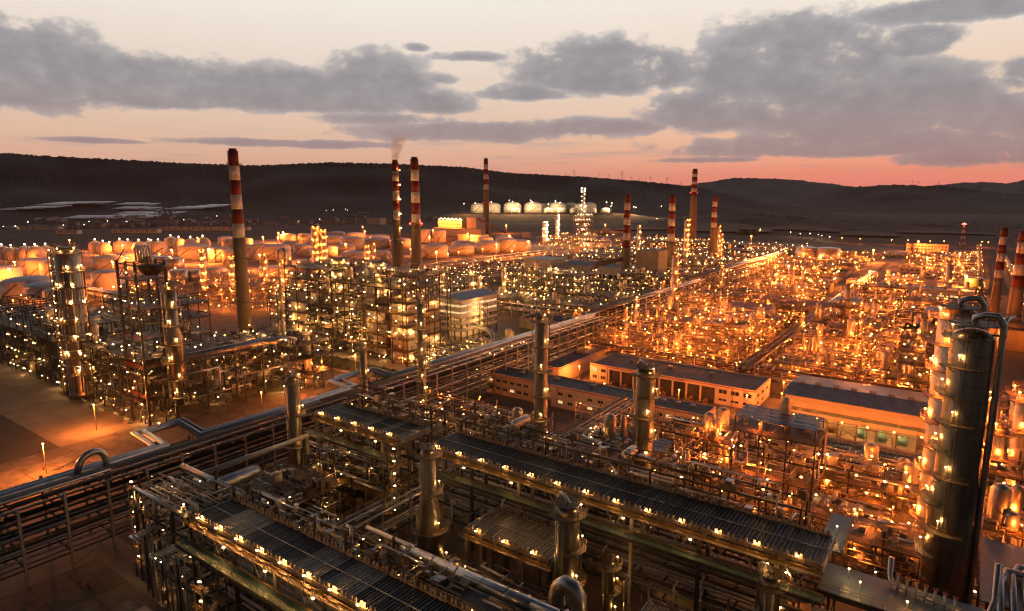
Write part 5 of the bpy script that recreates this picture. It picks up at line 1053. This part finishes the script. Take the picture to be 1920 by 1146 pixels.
# ================================================================== coker block on the left
cok = dict(kind='w', lamp_r=.25, steel='steel', railm='steel', cm=('pipeb', 'clad'))  # darker clutter paints the deep shade between the coker lamps
frame(-420, -297, 101, 128, (7.5, 14, 20.5, 27), 'long four floor coker frame, dark decks full of lamps, at the picture edge', power=200, bay=9, vessels=12, pipes=40, clutter=190, lamps=.75, lit=.3, seed=71, drums=8, **cok)
frame(-330, -292, 130, 160, (8, 16, 24, 31), 'tall dark frame behind the wide coker column', power=200, bay=9, vessels=6, pipes=20, clutter=90, lamps=1, lit=.3, seed=72, **cok)
frame(-289, -233, 101, 122, (8, 16, 23), 'three floor frame with brown decks at the corner of the apron', power=230, bay=8.5, vessels=6, pipes=24, clutter=120, lamps=.9, lit=.35, seed=73, drums=5, **cok)
frame(-262, -232, 124, 152, (7, 13, 19), 'dark frame behind the silver duct, open over the orange apron', power=150, bay=8, vessels=4, pipes=20, clutter=90, lamps=.7, lit=.35, deck_p=.4, seed=74, **cok)
frame(-262, -218, 153, 172, (7, 14, 20), 'lit frame with big bent pipes at the foot of the lone chimney', power=420, bay=8, vessels=6, pipes=24, clutter=110, lamps=1, lit=.4, seed=75, **cok)
frame(-300, -266, 126, 170, (6, 12), 'dark low frame in the middle of the coker block', power=240, bay=10, vessels=6, pipes=24, clutter=120, lamps=1, lit=.3, seed=76, **cok)
x, y = P(150, 690, 12); 
k = column(x, y, 0, Zat(158,462,x,y), 4.5, 'wide tall coker column ringed with pipes and platforms', plats=8, arc=4.4, face=-.4, hoop=None, power=460, nl=2, lamp_r=.3, low=10)
for i in range(7):
    z = 14+6.2*i; k.part('ring_pipe', MB().tube([(x+5.1*cos(a), y+5.1*sin(a), z) for a in np.linspace(-2.6+.2*(i % 3), .6, 12)], .32, 7), M['clad'])
stair_tower(x-7.5, y-1.5, 57, 'tall dark stair tower hugging the wide coker column', 120)
for i in range(9):
    a = -2.4+.42*i; k.part('riser_pipe', MB().tube([(x+4.85*cos(a), y+4.85*sin(a), 54-3*(i % 4)), (x+5.0*cos(a), y+5.0*sin(a), 53-3*(i % 4)), (x+5.0*cos(a), y+5.0*sin(a), 3)], .16+.06*(i % 3), 6), M['clad' if i % 2 else 'pipeb'])
for i in range(4): k.blk('ladder_post', M['steel'], x-7.5+(i % 2)*2.2, x-7.2+(i % 2)*2.2, y-3+3*(i//2), y-2.7+3*(i//2), 0, 60)
# coke drum derrick
x, y = -236, 106; ztop = 58
t = Thing('coke_drum_derrick', 'tall black derrick tower with stacked coke drum, rising from the corner of the apron', 'derrick', (x, y, 0))
for a in (-6.5, 0, 6.5):
    for b in (-5, 5): t.blk('post', M['steel'], x+a-.35, x+a+.35, y+b-.35, y+b+.35, 0, ztop)
z = 5; i = 0
while z < ztop:
    t.part('floor_beam', MB().box(x-6.5, x+6.5, y-5.2, y-4.8, z-.3, z).box(x-6.5, x+6.5, y+4.8, y+5.2, z-.3, z).box(x-6.7, x-6.3, y-4.8, y+4.8, z-.3, z).box(x+6.3, x+6.7, y-4.8, y+4.8, z-.3, z), M['steel'])
    t.part('brace', MB().bar((x-6.5, y-5, z), (x, y-5, z+5.2), .22).bar((x+6.5, y-5, z), (x+6.5, y+5, z+5.2), .22), M['steel'])
    if i % 2: t.blk('deck', M['deck'], x-7, x+7, y-5.6, y+5.6, z, z+.1); t.part('railing', MB().rail([(x-7,y-5.5,z),(x+7,y-5.5,z),(x+7,y+5.5,z)], 1.1, 2, .07), M['redm'])
    t.inst('lamp', cached(('cl', 'w'), lambda: MB().ball(0,0,0,1,.7).mesh('lamp', E['w'])), x+rnd.uniform(-6, 6), y-5.6, z+2.4, 0, (.3,)*3); t.light(x+rnd.uniform(2, 7), y-5.8, z+2, 260, 'w'); z += 5.2; i += 1
t.part('top_deck', MB().lathe(x+5, y+1, [(2,53),(5.5,56),(5.5,56.4),(.02,56.5)], 6), M['steel'])
column(x+10.5, y+4, 6, 50, 2.9, 'yellow lit coke drum standing against the black derrick', m='column', prof=[(1.5,6),(1.5,14),(2.9,18),(2.9,31),(2.0,34),(2.0,49),(.02,50)], plats=7, face=-.7, arc=4, power=330, hoop=None, low=9, nl=1, lamp_r=.24)
for i in range(5): t.part('top_pipe', MB().tube([(x-3+2*i,y,57),(x-3+2*i,y,62),(x-2+2*i,y,63),(x-.8+2*i,y,62),(x-.5+2*i,y,57)], .35, 8), M['clad'])
t = Thing('silver_duct', 'fat ribbed silver duct crossing above the apron frames to the lone chimney', 'duct', (-226, 125, 0)); pts = [(-229,107,22),(-229,150,22),(-229,153,21),(-229,156,17)]
t.part('duct', MB().tube(pts, 1.5, 14), M['clad'])
for i in range(18): t.part('duct_rib', MB().tube([(-229,108.5+2.3*i,22),(-229,108.75+2.3*i,22)], 1.6, 14), M['pipe'])
for i in range(4): t.part('bend_pipe', MB().tube([(-227.5+1.1*i,146,22.8),(-227.5+1.1*i,153+i,22.8),(-227.5+1.1*i,156+i,21.5),(-227.5+1.1*i,157+i,10)], .5, 9), M['clad'])
for i in range(4): t.blk('support', M['steel'], -229.3, -228.7, 110+12*i, 110.6+12*i, 0, 20.6)
for i, (a, b) in enumerate(((-229.5,131),(-226.5,148),(-228,118))): t2 = Thing('yard_pipe', f'slender horizontal pipe over the apron edge, {ordn(i)} of three', 'pipe', (a, b, 0)); t2.part('run', MB().tube([(a,b-14,6+5*i),(a,b+9,6+5*i),(a,b+9,4)], .4, 8), M['clad']); t2.blk('support', M['steel'], a-.15, a+.15, b-12.2, b-11.8, 0, 5.6+5*i)
column(-224, 164, 0, 24, 1.5, 'short rust red lit vessel at the apron end of the chimney frame', m='cladw', plats=2, face=-.6, power=260, hoop=None, lamp_r=.25)
# pumps on the apron corner
for i in range(6):
    xx, yy = -286+9.3*i, 97.5+rnd.uniform(-1, 1); t = Thing('pump_set', f'small pump skid in front of the apron corner frame, {ordn(i)} from the left', 'pump', (xx, yy, .2), 'pump skids along the apron frame')
    t.blk('skid', M['conc'], xx-2, xx+2, yy-1, yy+1, .2, .6); t.part('motor', MB().lathe(yy, 1.25, [(.02,xx-1.7),(.55,xx-1.6),(.55,xx-.2),(.02,xx-.1)], 10, 'x'), M['teal']); t.part('pump', MB().lathe(yy, 1.2, [(.4,xx+.1),(.65,xx+.4),(.65,xx+1),(.2,xx+1.3)], 10, 'x'), M['galv'])
for i in range(14):
    xx, yy = rnd.uniform(-228, -178), rnd.uniform(62, 170); mb = MB(); mb.bar((xx, yy, .15), (xx, yy, 1.3), .14); mb.box(xx-.25, xx+.25, yy-.15, yy+.15, 1.1, 1.5); o = link('hydrant', mb.mesh('hydrant', M['redm'], (xx, yy, .15)), None, (xx, yy, .15)); o['label'] = 'small red hydrant standing on the open apron'; o['category'] = 'hydrant'; o['group'] = 'hydrants on the apron'
ap = [(-240,88,'pale lamp post standing at the corner of the open apron'),(-213,64,'pale lamp post standing in the middle of the lit apron patch'),(-203,92,'slim lamp post nearer the frames on the apron'),(-206,130,'slim lamp post beside the far end of the apron'),(-176,175,'lamp post by the cross road and the rack'),(-200,196,'lamp post on the planting bed'),(-262,196,'second lamp post on the planting bed'),(-222,188,'lamp post glowing orange by the cross road')]
for i, (a, b, lb) in enumerate(ap): street_lamp(a, b, .2, 9, 'o', lb, 'apron lamps', .28, 0, (9000, 12000, 0, 1600, 1500, 900, 1200, 4200)[i])
for i, (a, b, c, d) in enumerate([(-232.4,-232.2,30,170),(-206.2,-205.9,60,172),(-188,-187.7,30,120)]): struct('drain_channel', MB().box(a, b, c, d, .2, .23), M['asphalt'])
for i, (a, b) in enumerate([(-141,48),(-128,39),(-120,33)]):
    t = Thing('valve_manifold', f'small rusty valve manifold on the dark corner apron, {ordn(i)} from the rack', 'valve manifold', (a, b, .15), 'valve manifolds on the corner apron')
    for q in range(5): t.part('valve', MB().tube([(a-1.5+.75*q,b-.8,.15),(a-1.5+.75*q,b-.8,.8),(a-1.5+.75*q,b+.8,.8),(a-1.5+.75*q,b+.8,.15)], .12, 6).ball(a-1.5+.75*q, b, 1.1, .25), M['redm' if q % 2 else 'steelwarm'])
t = Thing('yard_fence', 'low dark fence panel standing on the apron by the pipe rack', 'fence', (-184, 96, .2)); t.part('panel', MB().rail([(-186,92,.2),(-183,101,.2)], 1.6, .5, .06), M['steel'])
plight(-214, 152, 8, 5200, 'o'); plight(-225, 172, 9, 1800, 'o')
# ================================================================== reactor block
rk = dict(kind='w', lamp_r=.29, steel='steel')
frame(-340, -284, 224, 252, (8, 14, 20, 25), 'three decked heat exchanger frame of lit drums left of the reactor tower', power=520, bay=8, vessels=8, pipes=24, clutter=150, lamps=1.1, lit=.35, seed=81, drums=14, **rk)
t = frame(-262, -212, 211, 240, (7, 13, 19, 25, 31, 37), 'tall lit reactor frame with yellow decks, at the centre left', power=560, bay=9.5, vessels=10, pipes=34, clutter=170, lamps=1.1, lit=.34, seed=82, drums=6, **rk)
t.part('boiler_casing', MB().box(-226, -214, 214, 236, 1, 29), M['cladw']); t.part('boiler_casing', MB().box(-238, -229, 213.5, 222, 3, 27), M['concl'])
for i in range(9): t.part('casing_band', MB().box(-226.15, -213.85, 213.85, 236.15, 2+3.1*i, 2.35+3.1*i), M['steelwarm'])
t = frame(-300, -262, 208, 240, (7, 13, 19, 25, 31, 37, 43), 'tallest lit reactor frame with stacked yellow bays and pipe hooks on top', power=560, bay=9, vessels=8, pipes=30, clutter=150, lamps=1.1, lit=.34, seed=83, **rk)
for i in range(6): t.blk('lit_panel', M['cream2'], -296, -284, 208.4, 208.7, 2+6*i, 5.8+6*i)
column(-276, 226, 10, 47, 5.2, 'wide regenerator vessel lit yellow within the reactor block', m='cladw', plats=5, face=-.9, arc=4, power=620, nl=2, hoop=None, lamp_r=.3, low=30)
column(-248, 226, 10, 47, 5.6, 'second wide vessel under the flue duct of the reactor block', m='cladw', plats=4, face=-.6, arc=4, power=620, nl=2, hoop=None, lamp_r=.3, low=30)
t = frame(-236, -208, 214, 238, (43,), 'bristling manifold deck on top of the reactor frame', power=300, bay=9, vessels=0, pipes=12, clutter=50, lamps=1, seed=84, **rk)
for i in range(14): t.part('manifold_pipe', MB().tube([(-234+1.9*i,214.5,43.3),(-234+1.9*i,214.5,46.4),(-234+1.9*i,217.5,46.4),(-234+1.9*i,217.5,43.3)], .28, 7), M['clad'])
t.part('hook_pipe', MB().tube([(-303,207,5),(-303,207,50),(-302,207,52),(-298,207,52),(-297,207,50),(-297,207,44)], .8, 10), M['cladw'])
frame(-300, -256, 246, 266, (7, 13, 19), 'low lit frame behind the reactor tower', power=520, vessels=5, pipes=20, clutter=90, lamps=1.1, seed=85, **rk)
frame(-212, -176, 216, 238, (6,), 'lit pump shelter between the reactor tower and the main rack', power=520, vessels=2, pipes=12, clutter=60, lamps=1, deck_p=.6, seed=86, **rk)
frame(-208, -180, 246, 266, (4.5,), 'low lit piping frame before the banded building', power=420, vessels=3, pipes=16, clutter=70, lamps=1, deck_p=.4, seed=87, **rk)
t = Thing('loop_duct', 'pale duct bent down beside the banded building', 'duct', (-205, 262, 0)); t.part('pipe', MB().tube([(-222,272,9),(-206,266,9),(-202,264,8),(-200,262,5),(-200,262,.3)], 1.2, 10), M['clad'])
# ================================================================== bright fields right of the rack
def field(px0, px1, rows, side, seed0, kind='o', power=760):
    for ri, (y0, y1) in enumerate(rows):
        R = random.Random(seed0+ri); n = 2 if px1-px0 > 50 else 2; xs = np.linspace(px0, px1, n+1)
        for ci in range(n):
            a, b = xs[ci]+1.5, xs[ci+1]-2.5; fl = R.choice(((5, 9.5), (5, 9, 13), (5.5, 10, 14.5, 19), (5, 10, 15)))
            frame(a, b, y0, y1, fl, f'sodium lit process frame {side}, {ordn(ri)} row back, {"first" if ci == 0 else "second"} of two', kind, power=power, group='process frames '+side, bay=8, vessels=6, pipes=9, clutter=60, lamps=.8, lit=.55, lamp_r=.27, steel='steelwarm' if R.random() < .75 else 'steel', deck_p=.5, runs=9, seed=seed0*10+ri*2+ci, railm='steelwarm')  # lighter steel copy puts lamp light into the frame colour
field(-150, -80, [(284,297),(303,317),(323,337),(343,357),(363,377),(383,397),(424,440),(464,480),(488,504)], 'left of the secondary rack', 100)
field(-66, 4, [(283,296),(302,315),(321,334),(340,354),(360,374),(380,394),(400,414),(420,434),(440,450),(474,490),(500,516)], 'right of the secondary rack', 140)
for i, (a, b, y) in enumerate([(-150,-82,y) for y in (299,319,339,359,379,420,442,482)]+[(-66,4,y) for y in (298,317,336,356,376,396,416,470,493)]):
    rack(a, b, y, y+2.6, (4.5, 6.8), f'low pipe track between the rows of bright units {"left" if a < -100 else "right"} of the secondary rack, {ordn(i % 8 if a < -100 else i-8)} back', along='x', step=9, pw=.3, per=5, rmax=.26, pm=('cladw','clad','pipew'), lampstep=13, power=420, post='steelwarm', truss=False, half=False)
TW = [(1262,600,478,12,'bright slender tower beside the tall rack'),(1350,560,500,7,'short bright tower left of the secondary rack'),(1482,545,488,9,'lit tower behind the second shed'),(1240,590,530,7,'small lit tower close to the tall rack'),(1172,630,580,8,'lit squat tower at the near corner of the field'),(1078,640,585,7,'lit tower before the field and behind the warehouse'),(1242,650,585,10,'pale tower in the near part of the field'),(1345,620,560,9,'lit tower before the longer shed'),(1420,640,575,8,'slim lit tower in the middle of the field'),(1585,600,535,13,'pair leading lit tower of the right field'),(1600,603,538,10,'pair trailing lit tower of the right field'),(1668,610,545,9,'lit tower near the right canopy frame'),(1655,580,530,8,'small lit tower at the back of the right field'),(1775,560,492,12,'tall lit tower before the perimeter road'),(1500,640,590,8,'lit vessel beside the secondary rack'),(1550,655,600,9,'lit vessel in the near right field'),(1620,680,610,9,'pale vessel behind the compressor hall'),(1700,690,610,10,'vessel tower behind the hall end'),(1740,700,640,14,'wide lit vessel near the companion column'),(1412,690,640,10,'lit vessel just behind the pump house'),(1245,690,640,9,'white vessel behind the pump house')]
for i, (px, pb, pt, w, lb) in enumerate(TW):
    x, y = P(px, pb); zt = Zat(px, pt, x, y); r = w/2*depth(x, y)/1200
    column(x, y, 0, zt, r, lb, m='cladw', plats=max(3, int(zt/6)), face=-.5-.2*(i % 3), power=520, lamp='o', lamp_r=.36, hoop=None if i % 3 else True, bands=False, nl=1)
for i, (a, b, c, d) in enumerate([(-18,-8,280,292),(-16,-4,296,312),(-52,-40,340,352),(-14,-2,330,346)]): frame(a, b, c, d, (6, 11, 17, 22, 27), f'tall lit frame under blue canopies behind the companion column, {ordn(i)} of four', 'o', power=560, bay=6, vessels=6, pipes=10, clutter=40, lamps=1.3, roofs=2, seed=190+i, lamp_r=.33, steel='steelwarm')
# ================================================================== middle plant beyond the rack
mid = dict(kind='w', lamp_r=.38, steel='steel')
frame(-306, -236, 418, 446, (6, 11, 16, 21), 'broad bright yellow frame of many bays in the middle of the plant', power=900, bay=7, vessels=14, pipes=20, clutter=120, lamps=1.5, lit=.4, seed=201, **mid)
FR = [(-400,-330,285,300,(6,11,16)),(-400,-340,262,278,(6,12)),(-420,-350,312,330,(6,11)),(-400,-320,360,380,(6,11)),(-310,-250,360,380,(5,9)),(-240,-190,360,385,(5,9)),(-235,-190,395,415,(6,11)),(-400,-330,395,420,(6,11,15)),(-420,-350,435,455,(6,11)),(-230,-185,440,470,(5,10,14)),(-420,-350,470,495,(6,11)),(-330,-250,470,500,(6,11)),(-240,-190,490,520,(6,11,16)),(-420,-360,520,550,(6,11)),(-230,-195,540,580,(6,11)),(-400,-300,620,650,(6,12)),(-290,-190,625,650,(6,12,18)),(-250,-190,670,700,(6,12)),(-390,-280,680,715,(6,12)),(-240,-195,740,780,(6,12)),(-400,-290,760,800,(6,12)),(-270,-190,830,870,(6,12)),(-420,-300,850,900,(6,12,18)),(-300,-180,930,980,(6,12)),(-480,-330,960,1010,(6,12)),(-520,-430,830,860,(6,14,22)),(-580,-500,880,920,(6,14)),(-170,-110,700,730,(6,11)),(-165,-100,770,800,(6,11)),(-180,-90,930,960,(6,)),(-150,-95,545,565,(6,11)),(-150,-95,610,640,(6,11)),(-560,-500,240,262,(6,11)),(-460,-410,246,275,(6,12,18)),(-460,-400,300,330,(6,12)),(-540,-490,300,330,(6,12))]
cc = {}
for i, (a, b, c, d, f) in enumerate(FR):
    far = c > 600; zone = 'before the tank farm' if b <= -400 and c < 340 else 'behind the reactor block' if b < -245 and c < 560 else 'beside the tall rack' if c < 590 else 'in the far plant under the scrub slope' if a > -480 and c > 600 else 'round the far flare towers'
    k = cc[zone] = cc.get(zone, -1)+1; hot = zone in ('before the tank farm', 'round the far flare towers') or (a > -190)
    frame(a, b, c, d, f, f'low lamp dotted process frame {zone}, {ordn(k)} going away', 'o' if hot else 'w', power=(2600 if zone == 'round the far flare towers' else 1300) if hot else (420 if not far else 700), group='process frames '+zone, bay=11 if not far else 16, vessels=6, pipes=8, clutter=60 if not far else 50, lamps=.65 if not far else .55, lit=.34 if not far else .22, lamp_r=.34 if not far else .5, seed=220+i, deck_p=.6, railm='steelwarm', brace=False, steel='steelwarm' if hot else 'steel')  # lamp-lit zones take the steel copy with light in its colour
TW2 = [(597,545,425,15,'o','left tower of the lit twin pair before the tank farm',0),(611,545,432,12,'o','right tower of the lit twin pair before the tank farm',0),(385,560,470,10,'o','lit tower before the lone chimney',0),(440,565,482,11,'o','lit tower right behind the lone chimney',0),(500,545,478,8,'o','slim lit tower between the lone chimney and the twin pair',0),(537,560,490,9,'o','short lit tower left of the twin pair',0),(690,520,462,9,'o','lit tower against the tanks near the reactor block',0),(703,522,458,7,'o','slim lit tower beside the one near the reactor block',0),(885,590,512,9,'w','yellow lit tower right of the thick chimney',0),(945,560,505,8,'w','small tower left of the broad yellow frame',0),(1195,520,425,6,'w','thin lit tower right of the curved duct chimney',0),(1285,495,412,9,'o','ringed tower in front of the far tall chimney',0),(1045,455,403,8,'p','left bright tower of the far flare group',0),(1022,458,415,10,'p','squat bright tower of the far flare group',0),(1350,490,440,6,'o','thin lit tower right of the far thin chimney',0),(1448,560,500,10,'o','silver lit tower by the far stretch of rack',0),(1190,620,560,7,'w','tower at the edge of the tall rack',0),(1345,495,425,5,'o','lit stack among the far green tanks',0),(900,575,520,7,'w','thin tower behind the banded building',0),(830,560,500,8,'w','tower near the foot of the thick chimney',0)]
for i, (px, pb, pt, w, kd, lb, _) in enumerate(TW2):
    x, y = P(px, pb); zt = Zat(px, pt, x, y); r = w/2*depth(x, y)/1200
    column(x, y, 0, zt, r, lb, m='cladw', plats=max(4, int(zt/6)), face=-.6, power=900 if kd != 'p' else 2200, lamp=kd, lamp_r=.42 if kd != 'p' else .55, hoop=None if i % 2 else True, bands=False, nl=2 if w > 8 else 1)
# far flare tower
x, y = P(1093, 470); t = frame(x-12, x+12, y-8, y+8, [8+7.2*i for i in range(7)], 'tallest far lit tower, a square frame topped by a flare stack of lamps', 'p', power=1800, bay=8, vessels=6, pipes=8, clutter=40, lamps=1.2, lit=.35, lamp_r=.5, seed=301, steel='steelwarm', railm='steelwarm')
t.part('flare_stack', MB().lathe(x, y, [(2.2,55),(1.6,Zat(1093,352,x,y))], 10), M['galv']); mb = MB()
for i in range(12): mb.ball(x+(-1)**i*2.4, y-2, 58+i*3.1, .6)
for a in (-5, 5): mb.ball(x+a*.6, y-2, 91, .9).ball(x+a*.6, y-2, 87.5, .9).ball(x+a*.9, y-2, 66, .8)
t.part('lamps', mb, E['p'], stuff=True)
# steam domes
for i, (px, py, w) in enumerate([(1108,463,30),(1135,465,22)]):
    x, y = P(px, py); r = w/2*depth(x, y)/1200; t = Thing('dome_roof_tank', f'{"wide" if i == 0 else "smaller"} white domed roof among the far lights right of the flare tower', 'tank', (x, y, 0)); t.part('shell', MB().lathe(x, y, [(r,0),(r,9),(r*.8,13),(r*.45,16),(.02,17.5)], 30), M['tank'])
# basins of the treatment area
for i, (a, b, c, d) in enumerate([(-125,-98,655,690),(-125,-98,835,860),(-90+26,-40,640,680),(-64,-40,700,740),(-130,-100,720,760)]):
    t = Thing('treatment_basin', f'square concrete treatment basin under the flood masts, {ordn(i)} listed from the secondary rack', 'basin', ((a+b)/2, (c+d)/2, 0))
    for q in ((a,b,c,c+.6),(a,b,d-.6,d),(a,a+.6,c+.6,d-.6),(b-.6,b,c+.6,d-.6)): t.blk('wall', M['concl'], *q, 0, 3)
    t.blk('water', M['glass'], a+.6, b-.6, c+.6, d-.6, .03, 2.3); t.blk('walkway', M['concl'], (a+b)/2-.6, (a+b)/2+.6, c+.6, d-.6, 2.6, 2.9)
for i, (a, b, c, d) in enumerate([(-60,-30,660,672),(-20,4,620,632),(-58,-40,705,715),(-24,0,740,752),(-60,-30,830,845),(-20,5,800,815),(-60,-20,880,895),(-10,6,870,890),(-64,-40,940,955),(-30,0,960,975),(-64,-30,1020,1040),(-20,6,1040,1060),(-120,-95,560,575),(-140,-100,805,820),(-120,-96,890,905)]):
    frame(a, b, c, d, (4,) if i % 3 else (4, 7.5), f'small lamp lit pump shelter of the treatment area, {ordn(i)} going away', 'o', power=1300, group='pump shelters of the treatment area', bay=10, vessels=2, pipes=6, clutter=26, lamps=.8, lit=.5, lamp_r=.42, deckm='roofl' if i % 2 else 'concl', seed=400+i, railm='steelwarm', brace=False, steel='steelwarm', runs=3)
# vapour from the slender chimney
def plume(x, y, z):
    mb = MB(); prof = []
    for i in range(9): q = i/8; prof.append((1.8+5.0*q**.8 if i < 8 else .02, z+19*q))
    mb.lathe(0, 0, prof, 16); mb.v = [(a+x+((c-z)/19)**1.6*6*cos(YAW), b+y+((c-z)/19)**1.6*6*sin(YAW), c) for a, b, c in mb.v]
    m = bpy.data.materials.new('vapour'); m.use_nodes = True; tt = m.node_tree; tt.nodes.clear(); v = tt.nodes.new('ShaderNodeVolumePrincipled'); v.inputs['Color'].default_value = (.98, .95, .94, 1)
    g = tt.nodes.new('ShaderNodeNewGeometry'); nz = tt.nodes.new('ShaderNodeTexNoise'); nz.inputs['Scale'].default_value = .28; nz.inputs['Detail'].default_value = 4; tt.links.new(g.outputs['Position'], nz.inputs['Vector'])
    r = tt.nodes.new('ShaderNodeMapRange'); r.inputs[1].default_value = .38; r.inputs[2].default_value = .7; r.inputs[3].default_value = 0; r.inputs[4].default_value = .3; tt.links.new(nz.outputs[0], r.inputs[0])
    s = tt.nodes.new('ShaderNodeSeparateXYZ'); tt.links.new(g.outputs['Position'], s.inputs[0]); f = tt.nodes.new('ShaderNodeMapRange'); f.inputs[1].default_value = z; f.inputs[2].default_value = z+19; f.inputs[3].default_value = 1.3; f.inputs[4].default_value = 0; tt.links.new(s.outputs[2], f.inputs[0])
    mu = tt.nodes.new('ShaderNodeMath'); mu.operation = 'MULTIPLY'; tt.links.new(r.outputs[0], mu.inputs[0]); tt.links.new(f.outputs[0], mu.inputs[1]); tt.links.new(mu.outputs[0], v.inputs['Density'])
    o = tt.nodes.new('ShaderNodeOutputMaterial'); tt.links.new(v.outputs[0], o.inputs['Volume'])
    ob = stuff('smoke', mb, m); ob['label'] = 'pinkish vapour drifting from the slender chimney'; ob['category'] = 'smoke'
plume(C2[0], C2[1], 103.3)
# ================================================================== evening air
hm = bpy.data.materials.new('evening_haze'); hm.use_nodes = True; tt = hm.node_tree; tt.nodes.clear()
v = tt.nodes.new('ShaderNodeVolumePrincipled'); v.inputs['Color'].default_value = (.92, .9, .95, 1); v.inputs['Density'].default_value = 1.7e-5; v.inputs['Anisotropy'].default_value = .2
ov = tt.nodes.new('ShaderNodeOutputMaterial'); tt.links.new(v.outputs[0], ov.inputs['Volume'])
hz = stuff('haze', MB().box(-9500, 9000, -3000, 15600, -3, 600), hm)
print('lights', NL[0], 'objects', len(bpy.data.objects), 'script MB')
